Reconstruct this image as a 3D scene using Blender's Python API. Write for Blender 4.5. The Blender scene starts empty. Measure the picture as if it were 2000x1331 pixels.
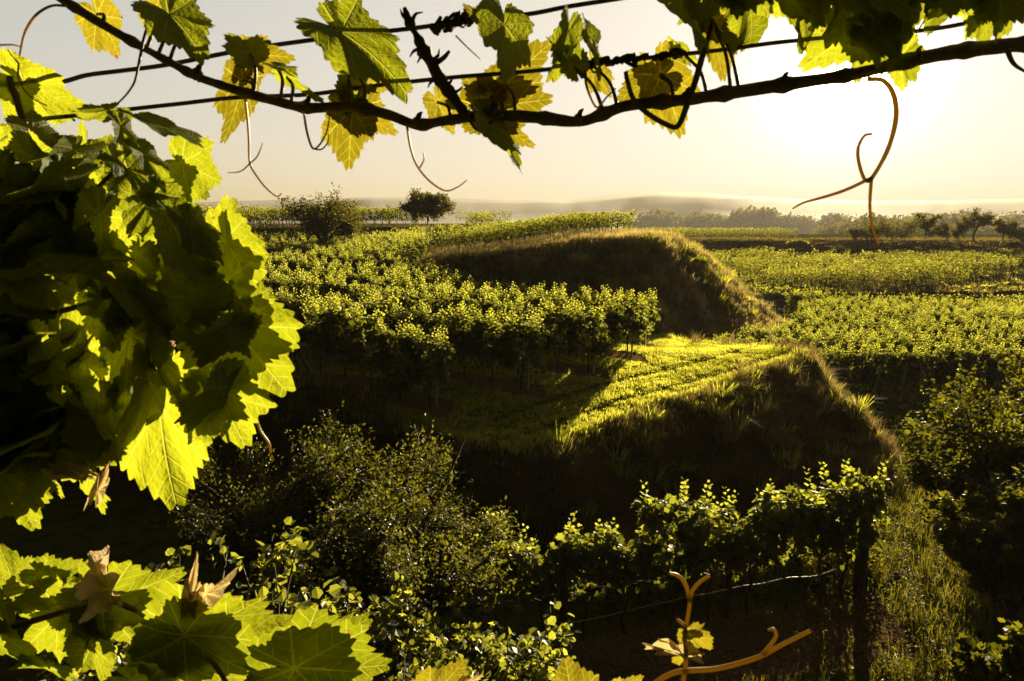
import bpy, math, random
import numpy as np
from mathutils import Vector, Matrix

# ------------------------------------------------------------------ camera, sky, sun, exposure
CZ = 10.0                      # height of the camera above the datum
F_PX = 1333.0                  # focal length in pixels of the 2000 px wide photograph
PITCH = math.radians(10.02)
SUN_AZ = math.radians(25.2)    # to the right of the viewing direction (+Y)
SUN_EL = math.radians(10.2)

scene = bpy.context.scene
COL = scene.collection
cam = bpy.data.cameras.new('camera')
cam_o = bpy.data.objects.new('camera', cam)
COL.objects.link(cam_o)
cam_o.location = (0, 0, CZ)
cam_o.rotation_euler = (math.radians(90) - PITCH, 0, 0)
cam.sensor_width = 36.0
cam.lens = 36.0 * F_PX / 2000.0
cam.clip_start = 0.05
cam.clip_end = 30000
cam.dof.use_dof = True
cam.dof.focus_distance = 22.0
cam.dof.aperture_fstop = 13.0
scene.camera = cam_o

scene.view_settings.view_transform = 'Standard'
scene.view_settings.look = 'None'
scene.view_settings.gamma = 1.0
scene.view_settings.exposure = 2.5
scene.render.engine = 'CYCLES'
cy = scene.cycles
cy.max_bounces = 6
cy.diffuse_bounces = 3
cy.glossy_bounces = 2
cy.transmission_bounces = 3
cy.transparent_max_bounces = 4
cy.volume_bounces = 0
cy.use_denoising = True
cy.caustics_reflective = False
cy.caustics_refractive = False
cy.sample_clamp_indirect = 4.0

SUN_DIR = Vector((math.sin(SUN_AZ) * math.cos(SUN_EL), math.cos(SUN_AZ) * math.cos(SUN_EL), math.sin(SUN_EL)))


def make_world():
    w = bpy.data.worlds.new('World')
    scene.world = w
    w.use_nodes = True
    nt = w.node_tree
    nt.nodes.clear()
    N = nt.nodes.new
    L = nt.links.new
    out = N('ShaderNodeOutputWorld')
    bg = N('ShaderNodeBackground')
    bg.inputs['Strength'].default_value = 0.05
    sky = N('ShaderNodeTexSky')
    sky.sky_type = 'NISHITA'
    sky.sun_disc = False
    sky.sun_elevation = SUN_EL
    sky.sun_rotation = SUN_AZ
    sky.altitude = 200
    sky.air_density = 1.0
    sky.dust_density = 1.6
    sky.ozone_density = 0.6
    tint = N('ShaderNodeMix')
    tint.data_type = 'RGBA'
    tint.blend_type = 'MULTIPLY'
    tint.inputs['Factor'].default_value = 1.0
    tint.inputs['B'].default_value = (1.45, 1.24, 1.07, 1)
    L(sky.outputs['Color'], tint.inputs['A'])
    # aureole of the low sun in the dusty air
    tc = N('ShaderNodeTexCoord')
    dot = N('ShaderNodeVectorMath')
    dot.operation = 'DOT_PRODUCT'
    nrm = N('ShaderNodeVectorMath')
    nrm.operation = 'NORMALIZE'
    L(tc.outputs['Generated'], nrm.inputs[0])
    L(nrm.outputs['Vector'], dot.inputs[0])
    dot.inputs[1].default_value = SUN_DIR

    def lobe(k, a):
        s = N('ShaderNodeMath'); s.operation = 'SUBTRACT'; s.inputs[1].default_value = 1.0
        L(dot.outputs['Value'], s.inputs[0])
        m = N('ShaderNodeMath'); m.operation = 'MULTIPLY'; m.inputs[1].default_value = k
        L(s.outputs[0], m.inputs[0])
        e = N('ShaderNodeMath'); e.operation = 'EXPONENT'
        L(m.outputs[0], e.inputs[0])
        g = N('ShaderNodeMath'); g.operation = 'MULTIPLY'; g.inputs[1].default_value = a
        L(e.outputs[0], g.inputs[0])
        return g
    l1, l2, l3 = lobe(1500.0, 200.0), lobe(260.0, 5.5), lobe(40.0, .6)
    ad0 = N('ShaderNodeMath'); ad0.operation = 'ADD'
    L(l1.outputs[0], ad0.inputs[0]); L(l2.outputs[0], ad0.inputs[1])
    add = N('ShaderNodeMath'); add.operation = 'ADD'
    L(ad0.outputs[0], add.inputs[0]); L(l3.outputs[0], add.inputs[1])
    glow = N('ShaderNodeMix')
    glow.data_type = 'RGBA'
    glow.blend_type = 'ADD'
    glow.inputs['Factor'].default_value = 1.0
    gc = N('ShaderNodeVectorMath'); gc.operation = 'SCALE'
    gc.inputs[0].default_value = (1.0, 0.80, 0.58)
    L(add.outputs[0], gc.inputs['Scale'])
    # the dusty layer evens out the sky: c / (1 + k c)
    den = N('ShaderNodeVectorMath'); den.operation = 'MULTIPLY_ADD'
    L(tint.outputs['Result'], den.inputs[0])
    den.inputs[1].default_value = (0.36, 0.365, 0.385)
    den.inputs[2].default_value = (1, 1, 1)
    even = N('ShaderNodeVectorMath'); even.operation = 'DIVIDE'
    L(tint.outputs['Result'], even.inputs[0]); L(den.outputs[0], even.inputs[1])
    # sky dimmed away from the low sun, to keep fill out of the shadows
    side = N('ShaderNodeMapRange'); side.interpolation_type = 'SMOOTHSTEP'
    side.inputs['From Min'].default_value = -0.1
    side.inputs['From Max'].default_value = 0.55
    side.inputs['To Min'].default_value = 0.05
    side.inputs['To Max'].default_value = 1.34
    L(dot.outputs['Value'], side.inputs['Value'])
    dim = N('ShaderNodeVectorMath'); dim.operation = 'SCALE'
    # and dimmed upwards too, cutting the fill light from overhead
    sxyz = N('ShaderNodeSeparateXYZ'); L(nrm.outputs['Vector'], sxyz.inputs[0])
    upw = N('ShaderNodeMapRange'); upw.interpolation_type = 'SMOOTHSTEP'
    upw.inputs['From Min'].default_value = 0.25
    upw.inputs['From Max'].default_value = 0.75
    upw.inputs['To Min'].default_value = 1.0
    upw.inputs['To Max'].default_value = 0.15
    L(sxyz.outputs['Z'], upw.inputs['Value'])
    both = N('ShaderNodeMath'); both.operation = 'MULTIPLY'
    L(side.outputs['Result'], both.inputs[0]); L(upw.outputs['Result'], both.inputs[1])
    L(even.outputs[0], dim.inputs[0]); L(both.outputs[0], dim.inputs['Scale'])
    L(dim.outputs[0], glow.inputs['A'])
    L(gc.outputs['Vector'], glow.inputs['B'])
    L(glow.outputs['Result'], bg.inputs['Color'])
    L(bg.outputs[0], out.inputs['Surface'])


make_world()
sun = bpy.data.lights.new('sun', 'SUN')
sun.energy = 5.0
sun.angle = math.radians(0.5)
sun.color = (1.0, 0.83, 0.50)
sun_o = bpy.data.objects.new('sun', sun)
COL.objects.link(sun_o)
sun_o.location = SUN_DIR * 100
sun_o.rotation_euler = (-SUN_DIR).to_track_quat('-Z', 'Y').to_euler()

SP, CP = math.sin(PITCH), math.cos(PITCH)


def at(px, py, Y):
    """Point at forward distance Y seen at pixel (px, py) of the 2000 px photograph."""
    u = (px - 1000.0) / F_PX
    v = (665.5 - py) / F_PX
    k = Y / (CP + v * SP)
    return Vector((u * k, Y, CZ + k * (-SP + v * CP)))


# ------------------------------------------------------------------ small helpers
def tag(o, label=None, cat=None, group=None, kind=None):
    if label: o['label'] = label
    if cat: o['category'] = cat
    if group: o['group'] = group
    if kind: o['kind'] = kind
    return o


def link(name, data, parent=None):
    o = bpy.data.objects.new(name, data)
    COL.objects.link(o)
    if parent is not None:
        o.parent = parent
    return o


def empty(name, loc, label, cat, group=None, rz=0.0, s=1.0):
    o = bpy.data.objects.new(name, None)
    COL.objects.link(o)
    o.empty_display_size = 0.2
    o.location = loc
    o.rotation_euler = (0, 0, rz)
    o.scale = (s, s, s)
    return tag(o, label, cat, group)


class MB:
    """Collects triangle / quad soup as numpy blocks and builds ONE mesh."""

    def __init__(self):
        self.v, self.f, self.m, self.t, self.sm = [], [], [], [], []
        self.n = 0

    def add(self, v, f, tint=None, mat=0, smooth=False):
        v = np.asarray(v, dtype=np.float64).reshape(-1, 3)
        f = np.asarray(f, dtype=np.int64)
        self.v.append(v)
        self.f.append(f + self.n)
        self.m.append(np.full(len(f), mat, dtype=np.int32))
        self.sm.append(np.full(len(f), smooth, dtype=bool))
        t = np.zeros(len(v)) if tint is None else np.broadcast_to(np.asarray(tint, dtype=np.float64), (len(v),))
        self.t.append(t)
        self.n += len(v)

    def mesh(self, name, mats):
        me = bpy.data.meshes.new(name)
        V = np.concatenate(self.v)
        cnt = np.concatenate([np.full(len(f), f.shape[1], dtype=np.int32) for f in self.f])
        loops = np.concatenate([f.ravel() for f in self.f]).astype(np.int32)
        me.vertices.add(len(V))
        me.vertices.foreach_set('co', V.astype(np.float32).ravel())
        me.loops.add(len(loops))
        me.loops.foreach_set('vertex_index', loops)
        me.polygons.add(len(cnt))
        start = np.concatenate(([0], np.cumsum(cnt)[:-1])).astype(np.int32)
        me.polygons.foreach_set('loop_start', start)
        me.polygons.foreach_set('material_index', np.concatenate(self.m))
        me.polygons.foreach_set('use_smooth', np.concatenate(self.sm))
        a = me.attributes.new('tint', 'FLOAT', 'POINT')
        a.data.foreach_set('value', np.concatenate(self.t).astype(np.float32))
        for m in (mats if isinstance(mats, (list, tuple)) else [mats]):
            me.materials.append(m)
        me.update(calc_edges=True)
        return me

    def build(self, name, mats, parent=None):
        return link(name, self.mesh(name, mats), parent)


def catmull(P, n=6):
    P = [np.asarray(p, dtype=float) for p in P]
    if len(P) < 3:
        return np.array(P)
    Q = [2 * P[0] - P[1]] + P + [2 * P[-1] - P[-2]]
    out = []
    for i in range(1, len(Q) - 2):
        a, b, c, d = Q[i - 1], Q[i], Q[i + 1], Q[i + 2]
        for k in range(n):
            t = k / n
            out.append(0.5 * (2 * b + (c - a) * t + (2 * a - 5 * b + 4 * c - d) * t * t + (3 * b - a - 3 * c + d) * t ** 3))
    out.append(P[-1])
    return np.array(out)


def tube(mb, P, R, k=6, tint=0.0, mat=0):
    P = np.asarray(P, dtype=float)
    n = len(P)
    R = np.broadcast_to(np.asarray(R, dtype=float), (n,)) if np.ndim(R) == 0 or len(R) == n else np.interp(np.linspace(0, 1, n), np.linspace(0, 1, len(R)), R)
    T = np.gradient(P, axis=0)
    T /= np.linalg.norm(T, axis=1, keepdims=True) + 1e-12
    ref = np.array((0.31, 0.17, 0.93)) if abs(T[0] @ np.array((0.31, 0.17, 0.93))) < 0.9 else np.array((0.9, 0.3, 0.1))
    A = ref - (T @ ref)[:, None] * T
    A /= np.linalg.norm(A, axis=1, keepdims=True) + 1e-12
    B = np.cross(T, A)
    ang = np.linspace(0, 2 * np.pi, k, endpoint=False)
    V = P[:, None, :] + R[:, None, None] * (np.cos(ang)[None, :, None] * A[:, None, :] + np.sin(ang)[None, :, None] * B[:, None, :])
    i, j = np.meshgrid(np.arange(n - 1), np.arange(k), indexing='ij')
    j2 = (j + 1) % k
    F = np.stack([i * k + j, i * k + j2, (i + 1) * k + j2, (i + 1) * k + j], axis=-1).reshape(-1, 4)
    mb.add(V.reshape(-1, 3), F, tint, mat, True)
    mb.add(V[[0, -1]].reshape(-1, 3), np.array([list(range(k))[::-1], list(range(k, 2 * k))]), tint, mat, True)


def unit(a):
    return a / (np.linalg.norm(a, axis=-1, keepdims=True) + 1e-12)


LEAF_SHAPES = {
    # (outline points right half and left half as quads, folded on the midrib)
    'simple': (np.array([(0, 0, 0), (.46, .28, .12), (.34, .78, .06), (0, 1, -.08), (-.34, .78, .06), (-.46, .28, .12)]),
               np.array([(0, 1, 2, 3), (0, 3, 4, 5)])),
    'oval': (np.array([(0, 0, 0), (.30, .42, .07), (0, 1, -.05), (-.30, .42, .07)]),
             np.array([(0, 1, 2), (0, 2, 3)])),
    'vine': (np.array([(0, .36, 0), (0, .02, .0), (.24, -.13, .06), (.52, .14, .1), (.40, .40, .05), (.46, .72, .06), (.17, .74, .02), (0, 1.06, -.1),
                       (-.17, .74, .02), (-.46, .72, .06), (-.40, .40, .05), (-.52, .14, .1), (-.24, -.13, .06)]),
             np.array([(0, i, i + 1) for i in range(1, 12)] + [(0, 12, 1)])),
}


def leaves(mb, P, A, Nn, S, shape='simple', tint=None, mat=0, rng=None):
    """Leaf blades at points P with axis A (tip), normal Nn and size S."""
    P = np.asarray(P, dtype=float); A = unit(np.asarray(A, dtype=float))
    Nn = np.asarray(Nn, dtype=float)
    Nn = unit(Nn - np.sum(Nn * A, axis=1, keepdims=True) * A)
    Sd = np.cross(A, Nn)
    Lv, Lf = LEAF_SHAPES[shape]
    S = np.broadcast_to(np.asarray(S, dtype=float), (len(P),))
    V = P[:, None, :] + S[:, None, None] * (Lv[None, :, 0, None] * Sd[:, None, :] + Lv[None, :, 1, None] * A[:, None, :] + Lv[None, :, 2, None] * Nn[:, None, :])
    nV = len(Lv)
    Fc = (np.arange(len(P)) * nV)[:, None, None] + Lf[None]
    t = np.zeros(len(P)) if tint is None else np.asarray(tint, dtype=float)
    mb.add(V.reshape(-1, 3), Fc.reshape(-1, Lf.shape[1]), np.repeat(t, nV), mat, False)


def rand_unit(rng, n):
    return unit(rng.normal(size=(n, 3)))


# value noise in numpy, for terrain and for clumping
def vnoise(x, y, seed=0):
    x = np.asarray(x, dtype=float); y = np.asarray(y, dtype=float)
    xi = np.floor(x); yi = np.floor(y)
    fx = x - xi; fy = y - yi
    fx = fx * fx * (3 - 2 * fx); fy = fy * fy * (3 - 2 * fy)

    def h(a, b):
        s = np.sin(a * 127.1 + b * 311.7 + seed * 74.7) * 43758.5453
        return s - np.floor(s)
    return (h(xi, yi) * (1 - fx) + h(xi + 1, yi) * fx) * (1 - fy) + (h(xi, yi + 1) * (1 - fx) + h(xi + 1, yi + 1) * fx) * fy


def fbm(x, y, seed=0, o=3):
    s = 0; a = 0.5
    for i in range(o):
        s = s + a * (vnoise(x * 2 ** i, y * 2 ** i, seed + i * 3) - 0.5)
        a *= 0.5
    return s


# ------------------------------------------------------------------ materials
def nodes_of(name):
    m = bpy.data.materials.new(name)
    m.use_nodes = True
    nt = m.node_tree
    nt.nodes.clear()
    out = nt.nodes.new('ShaderNodeOutputMaterial')
    return m, nt, out


def ramp(nt, src, stops):
    r = nt.nodes.new('ShaderNodeValToRGB')
    el = r.color_ramp.elements
    while len(el) < len(stops):
        el.new(0.5)
    for e, (p, c) in zip(el, stops):
        e.position = p
        e.color = (*c, 1)
    nt.links.new(src, r.inputs['Fac'])
    return r.outputs['Color']


def math_n(nt, op, a, b=None, c=None, clamp=False):
    n = nt.nodes.new('ShaderNodeMath')
    n.operation = op
    n.use_clamp = clamp
    for i, s in enumerate((a, b, c)):
        if s is None: continue
        if isinstance(s, (int, float)):
            n.inputs[i].default_value = s
        else:
            nt.links.new(s, n.inputs[i])
    return n.outputs[0]


def mix_c(nt, fac, a, b, blend='MIX'):
    n = nt.nodes.new('ShaderNodeMix')
    n.data_type = 'RGBA'
    n.blend_type = blend
    for k, s in (('Factor', fac), ('A', a), ('B', b)):
        if isinstance(s, (int, float)):
            n.inputs[k].default_value = s
        elif isinstance(s, tuple):
            n.inputs[k].default_value = (*s, 1)
        else:
            nt.links.new(s, n.inputs[k])
    return n.outputs['Result']


def leafy(name, refl, trans, gloss=0.03, rough=0.45, gain=0.62):
    """Thin leaf: diffuse reflection + diffuse transmission, tint attribute runs dark->pale."""
    refl = [(p, tuple(v * gain for v in c)) for p, c in refl]
    trans = [(p, tuple(v * gain for v in c)) for p, c in trans]
    m, nt, out = nodes_of(name)
    N, L = nt.nodes.new, nt.links.new
    at_ = N('ShaderNodeAttribute'); at_.attribute_name = 'tint'
    d = N('ShaderNodeBsdfDiffuse'); t = N('ShaderNodeBsdfTranslucent')
    L(ramp(nt, at_.outputs['Fac'], refl), d.inputs['Color'])
    L(ramp(nt, at_.outputs['Fac'], trans), t.inputs['Color'])
    add = N('ShaderNodeAddShader')
    L(d.outputs[0], add.inputs[0]); L(t.outputs[0], add.inputs[1])
    g = N('ShaderNodeBsdfGlossy'); g.inputs['Roughness'].default_value = rough
    g.inputs['Color'].default_value = (1, 1, 1, 1)
    mx = N('ShaderNodeMixShader'); mx.inputs[0].default_value = gloss
    L(add.outputs[0], mx.inputs[1]); L(g.outputs[0], mx.inputs[2])
    L(mx.outputs[0], out.inputs['Surface'])
    return m


def near_leaf(name, tr_a, tr_b, refl=(0.045, 0.06, 0.010), gain=0.50):
    """Vine leaf seen close: veins drawn in the leaf's own UV plane, blotches, translucent blade."""
    tr_a, tr_b, refl = [tuple(v * gain for v in c) for c in (tr_a, tr_b, refl)]
    m, nt, out = nodes_of(name)
    N, L = nt.nodes.new, nt.links.new
    uv = N('ShaderNodeUVMap'); uv.uv_map = 'blade'
    sep = N('ShaderNodeSeparateXYZ'); L(uv.outputs[0], sep.inputs[0])
    ax = math_n(nt, 'ABSOLUTE', sep.outputs[0])
    ang = math_n(nt, 'ARCTAN2', ax, sep.outputs[1])
    r = math_n(nt, 'SQRT', math_n(nt, 'ADD', math_n(nt, 'MULTIPLY', ax, ax), math_n(nt, 'MULTIPLY', sep.outputs[1], sep.outputs[1])))
    rad = math.radians
    c = math_n(nt, 'MULTIPLY', math_n(nt, 'GREATER_THAN', ang, rad(25)), rad(50))
    c = math_n(nt, 'ADD', c, math_n(nt, 'MULTIPLY', math_n(nt, 'GREATER_THAN', ang, rad(76)), rad(53)))
    c = math_n(nt, 'ADD', c, math_n(nt, 'MULTIPLY', math_n(nt, 'GREATER_THAN', ang, rad(126)), rad(43)))
    b = math_n(nt, 'SUBTRACT', ang, c)
    s = math_n(nt, 'MULTIPLY', r, math_n(nt, 'COSINE', b))
    t = math_n(nt, 'ABSOLUTE', math_n(nt, 'MULTIPLY', r, math_n(nt, 'SINE', b)))
    w1 = math_n(nt, 'SUBTRACT', 0.022, math_n(nt, 'MULTIPLY', s, 0.014))
    v1 = math_n(nt, 'SUBTRACT', 1.0, math_n(nt, 'DIVIDE', t, w1), clamp=True)
    q = math_n(nt, 'FRACT', math_n(nt, 'DIVIDE', math_n(nt, 'SUBTRACT', s, math_n(nt, 'MULTIPLY', t, 0.85)), 0.17))
    q = math_n(nt, 'ABSOLUTE', math_n(nt, 'SUBTRACT', q, 0.5))
    v2 = math_n(nt, 'MULTIPLY', math_n(nt, 'SUBTRACT', 1.0, math_n(nt, 'DIVIDE', q, 0.085), clamp=True), 0.6)
    vein = math_n(nt, 'MAXIMUM', v1, v2)
    tc = N('ShaderNodeTexCoord')
    nz = N('ShaderNodeTexNoise'); nz.inputs['Scale'].default_value = 3.2; nz.inputs['Detail'].default_value = 5
    L(tc.outputs['Object'], nz.inputs['Vector'])
    nz2 = N('ShaderNodeTexNoise'); nz2.inputs['Scale'].default_value = 14; nz2.inputs['Detail'].default_value = 4
    L(tc.outputs['Object'], nz2.inputs['Vector'])
    oi = N('ShaderNodeObjectInfo')
    f = math_n(nt, 'ADD', math_n(nt, 'MULTIPLY', nz.outputs['Fac'], 0.75), math_n(nt, 'MULTIPLY', oi.outputs['Random'], 0.55))
    f = math_n(nt, 'ADD', f, math_n(nt, 'MULTIPLY', math_n(nt, 'SUBTRACT', nz2.outputs['Fac'], 0.5), 0.7))
    f = math_n(nt, 'SUBTRACT', f, 0.12, clamp=True)
    tcol = mix_c(nt, f, tr_a, tr_b)
    tcol = mix_c(nt, math_n(nt, 'MULTIPLY', vein, 0.55), tcol, (0.30, 0.30, 0.05))
    rcol = mix_c(nt, f, refl, (refl[0] * 1.6, refl[1] * 1.3, refl[2]))
    rcol = mix_c(nt, math_n(nt, 'MULTIPLY', vein, 0.5), rcol, (0.08, 0.08, 0.02))
    nz3 = N('ShaderNodeTexNoise'); nz3.inputs['Scale'].default_value = 9; nz3.inputs['Detail'].default_value = 3
    L(tc.outputs['Object'], nz3.inputs['Vector'])
    spot = math_n(nt, 'MULTIPLY', math_n(nt, 'ADD', math_n(nt, 'SUBTRACT', nz3.outputs['Fac'], 0.66), math_n(nt, 'MULTIPLY', math_n(nt, 'SUBTRACT', r, 0.62, clamp=True), 0.22)), 12.0, clamp=True)
    spot = math_n(nt, 'MULTIPLY', spot, math_n(nt, 'GREATER_THAN', oi.outputs['Random'], 0.35))
    tcol = mix_c(nt, spot, tcol, (0.10, 0.045, 0.008))
    rcol = mix_c(nt, spot, rcol, (0.06, 0.03, 0.010))
    d = N('ShaderNodeBsdfDiffuse'); tl = N('ShaderNodeBsdfTranslucent')
    L(rcol, d.inputs['Color']); L(tcol, tl.inputs['Color'])
    bp = N('ShaderNodeBump'); bp.inputs['Strength'].default_value = 0.35; bp.inputs['Distance'].default_value = 0.02
    hgt = math_n(nt, 'ADD', math_n(nt, 'MULTIPLY', vein, -0.4), math_n(nt, 'MULTIPLY', nz2.outputs['Fac'], 0.7))
    L(hgt, bp.inputs['Height'])
    for x in (d, tl):
        L(bp.outputs[0], x.inputs['Normal'])
    add = N('ShaderNodeAddShader')
    L(d.outputs[0], add.inputs[0]); L(tl.outputs[0], add.inputs[1])
    g = N('ShaderNodeBsdfGlossy'); g.inputs['Roughness'].default_value = 0.5
    L(bp.outputs[0], g.inputs['Normal'])
    mx = N('ShaderNodeMixShader'); mx.inputs[0].default_value = 0.015
    L(add.outputs[0], mx.inputs[1]); L(g.outputs[0], mx.inputs[2])
    L(mx.outputs[0], out.inputs['Surface'])
    return m


def woody(name, a, b, scale=30.0, rough=0.85, bump=0.4, stretch=1.0):
    m, nt, out = nodes_of(name)
    N, L = nt.nodes.new, nt.links.new
    tc = N('ShaderNodeTexCoord')
    mp = N('ShaderNodeMapping'); mp.inputs['Scale'].default_value = (1, 1, stretch)
    L(tc.outputs['Object'], mp.inputs['Vector'])
    nz = N('ShaderNodeTexNoise'); nz.inputs['Scale'].default_value = scale; nz.inputs['Detail'].default_value = 6
    L(mp.outputs[0], nz.inputs['Vector'])
    p = N('ShaderNodeBsdfPrincipled')
    L(ramp(nt, nz.outputs['Fac'], [(0.3, a), (0.7, b)]), p.inputs['Base Color'])
    p.inputs['Roughness'].default_value = rough
    bp = N('ShaderNodeBump'); bp.inputs['Strength'].default_value = bump; bp.inputs['Distance'].default_value = 0.01
    L(nz.outputs['Fac'], bp.inputs['Height']); L(bp.outputs[0], p.inputs['Normal'])
    L(p.outputs[0], out.inputs['Surface'])
    return m


def ground_mat():
    m, nt, out = nodes_of('ground')
    N, L = nt.nodes.new, nt.links.new
    geo = N('ShaderNodeNewGeometry')

    def noise(sc, det=6):
        n = N('ShaderNodeTexNoise'); n.inputs['Scale'].default_value = sc; n.inputs['Detail'].default_value = det
        L(geo.outputs['Position'], n.inputs['Vector'])
        return n.outputs['Fac']
    n1, n2, n3 = noise(0.5), noise(3.0), noise(16.0, 8)
    soilA = N('ShaderNodeAttribute'); soilA.attribute_name = 'soil'
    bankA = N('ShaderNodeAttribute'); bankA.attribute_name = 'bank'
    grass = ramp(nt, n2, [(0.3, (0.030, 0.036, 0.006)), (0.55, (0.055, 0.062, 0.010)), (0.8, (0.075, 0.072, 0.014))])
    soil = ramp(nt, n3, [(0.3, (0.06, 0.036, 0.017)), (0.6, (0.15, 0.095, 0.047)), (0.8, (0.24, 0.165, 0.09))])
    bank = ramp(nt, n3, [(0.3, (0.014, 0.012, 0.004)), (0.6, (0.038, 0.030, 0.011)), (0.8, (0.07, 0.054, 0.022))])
    loess = ramp(nt, n3, [(0.3, (0.16, 0.11, 0.06)), (0.7, (0.30, 0.22, 0.13))])
    lo = N('ShaderNodeAttribute'); lo.attribute_name = 'loess'
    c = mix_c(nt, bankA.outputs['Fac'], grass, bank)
    sf = math_n(nt, 'MULTIPLY', soilA.outputs['Fac'], math_n(nt, 'ADD', 0.45, n2), clamp=True)
    c = mix_c(nt, sf, c, soil)
    lf = math_n(nt, 'MULTIPLY', lo.outputs['Fac'], math_n(nt, 'MULTIPLY', math_n(nt, 'SUBTRACT', n1, 0.28), 3.0, clamp=True), clamp=True)
    c = mix_c(nt, lf, c, loess)
    p = N('ShaderNodeBsdfPrincipled')
    L(c, p.inputs['Base Color'])
    p.inputs['Roughness'].default_value = 0.95
    p.inputs['Specular IOR Level'].default_value = 0.0
    bp = N('ShaderNodeBump'); bp.inputs['Strength'].default_value = 0.8; bp.inputs['Distance'].default_value = 0.08
    L(math_n(nt, 'ADD', n3, n2), bp.inputs['Height']); L(bp.outputs[0], p.inputs['Normal'])
    L(p.outputs[0], out.inputs['Surface'])
    return m


M = {}
M['ground'] = ground_mat()
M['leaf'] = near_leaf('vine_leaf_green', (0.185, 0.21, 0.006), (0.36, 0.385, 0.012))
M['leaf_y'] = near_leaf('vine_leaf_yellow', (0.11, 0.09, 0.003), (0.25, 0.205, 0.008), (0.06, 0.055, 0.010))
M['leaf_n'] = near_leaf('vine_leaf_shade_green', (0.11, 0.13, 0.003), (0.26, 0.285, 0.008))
M['dry_leaf'] = near_leaf('vine_leaf_dry', (0.24, 0.18, 0.07), (0.44, 0.34, 0.16), (0.40, 0.30, 0.15))
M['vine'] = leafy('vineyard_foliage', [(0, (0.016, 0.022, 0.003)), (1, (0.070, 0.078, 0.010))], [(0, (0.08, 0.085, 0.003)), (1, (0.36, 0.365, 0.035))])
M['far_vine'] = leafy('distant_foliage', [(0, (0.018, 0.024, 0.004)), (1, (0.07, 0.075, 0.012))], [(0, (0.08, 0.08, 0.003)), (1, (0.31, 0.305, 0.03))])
M['bush'] = leafy('shrub_foliage', [(0, (0.014, 0.020, 0.003)), (1, (0.05, 0.058, 0.010))], [(0, (0.018, 0.02, 0.001)), (1, (0.15, 0.14, 0.006))], 0.022, 0.45)
M['tree'] = leafy('tree_foliage', [(0, (0.018, 0.022, 0.005)), (1, (0.05, 0.05, 0.012))], [(0, (0.03, 0.03, 0.002)), (1, (0.15, 0.13, 0.012))])
M['grass'] = leafy('grass_blades', [(0, (0.030, 0.040, 0.006)), (1, (0.09, 0.09, 0.018))], [(0, (0.16, 0.16, 0.004)), (1, (0.52, 0.50, 0.05))], 0.01, .45, .9)
M['dry'] = leafy('dry_grass', [(0, (0.03, 0.025, 0.008)), (1, (0.20, 0.145, 0.05))], [(0, (0.02, 0.018, 0.003)), (1, (0.22, 0.155, 0.045))], 0.004)
M['rough'] = leafy('shade_dimmed_grass', [(0, (0.016, 0.018, 0.003)), (1, (0.05, 0.048, 0.010))], [(0, (0.05, 0.05, 0.002)), (1, (0.25, 0.215, 0.012))], 0.02)  # grass colour darkened to stand in for shade on the low ground
M['mound'] = leafy('mound_grass', [(0, (0.05, 0.045, 0.012)), (1, (0.34, 0.26, 0.11))], [(0, (0.05, 0.045, 0.006)), (1, (0.30, 0.22, 0.07))], 0.02, .45, .85)  # dry grass made paler still, standing in for haze over the mound
M['bark'] = woody('bark', (0.012, 0.008, 0.005), (0.055, 0.036, 0.02), 40, stretch=0.2)
M['cane'] = woody('vine_cane', (0.035, 0.018, 0.008), (0.13, 0.075, 0.03), 60, 0.6)
M['tendril'] = leafy('tendril', [(0, (0.15, 0.085, 0.008)), (1, (0.22, 0.10, 0.01))], [(0, (0.36, 0.24, 0.010)), (1, (0.4, 0.2, 0.02))], 0.05)
M['post'] = woody('weathered_post', (0.16, 0.13, 0.09), (0.34, 0.29, 0.21), 25, stretch=0.1)
M['darkpost'] = woody('dark_post', (0.012, 0.009, 0.006), (0.04, 0.03, 0.02), 25, stretch=0.1)
M['wire'] = woody('rusty_wire', (0.02, 0.014, 0.010), (0.05, 0.035, 0.022), 90, 0.6, 0.1)
M['hose'] = woody('hose', (0.25, 0.20, 0.13), (0.34, 0.28, 0.19), 20, 0.45, 0.05)
M['sleeve'] = woody('plant_sleeve', (0.35, 0.16, 0.08), (0.42, 0.22, 0.12), 15, 0.6, 0.1)
M['berry'] = woody('berry', (0.16, 0.02, 0.008), (0.28, 0.05, 0.015), 15, 0.35, 0.05)
M['hill'] = woody('hill_cover', (0.016, 0.015, 0.006), (0.045, 0.038, 0.014), 0.01, 0.95, 0.0)

# ------------------------------------------------------------------ terrain
POLY = {}


def sdist(poly, x, y):
    """Signed distance to a polygon, negative inside."""
    P = np.asarray(poly, dtype=float)
    x = np.asarray(x, dtype=float); y = np.asarray(y, dtype=float)
    d = np.full(x.shape, 1e18)
    ins = np.zeros(x.shape, dtype=bool)
    n = len(P)
    for i in range(n):
        ax, ay = P[i]; bx, by = P[(i + 1) % n]
        ex, ey = bx - ax, by - ay
        t = np.clip(((x - ax) * ex + (y - ay) * ey) / (ex * ex + ey * ey + 1e-12), 0, 1)
        d = np.minimum(d, (x - ax - t * ex) ** 2 + (y - ay - t * ey) ** 2)
        c = ((ay > y) != (by > y))
        with np.errstate(divide='ignore', invalid='ignore'):
            xi = ex * (y - ay) / (ey if ey != 0 else 1e-12) + ax
        ins ^= c & (x < xi)
    return np.where(ins, -1, 1) * np.sqrt(d)


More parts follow.
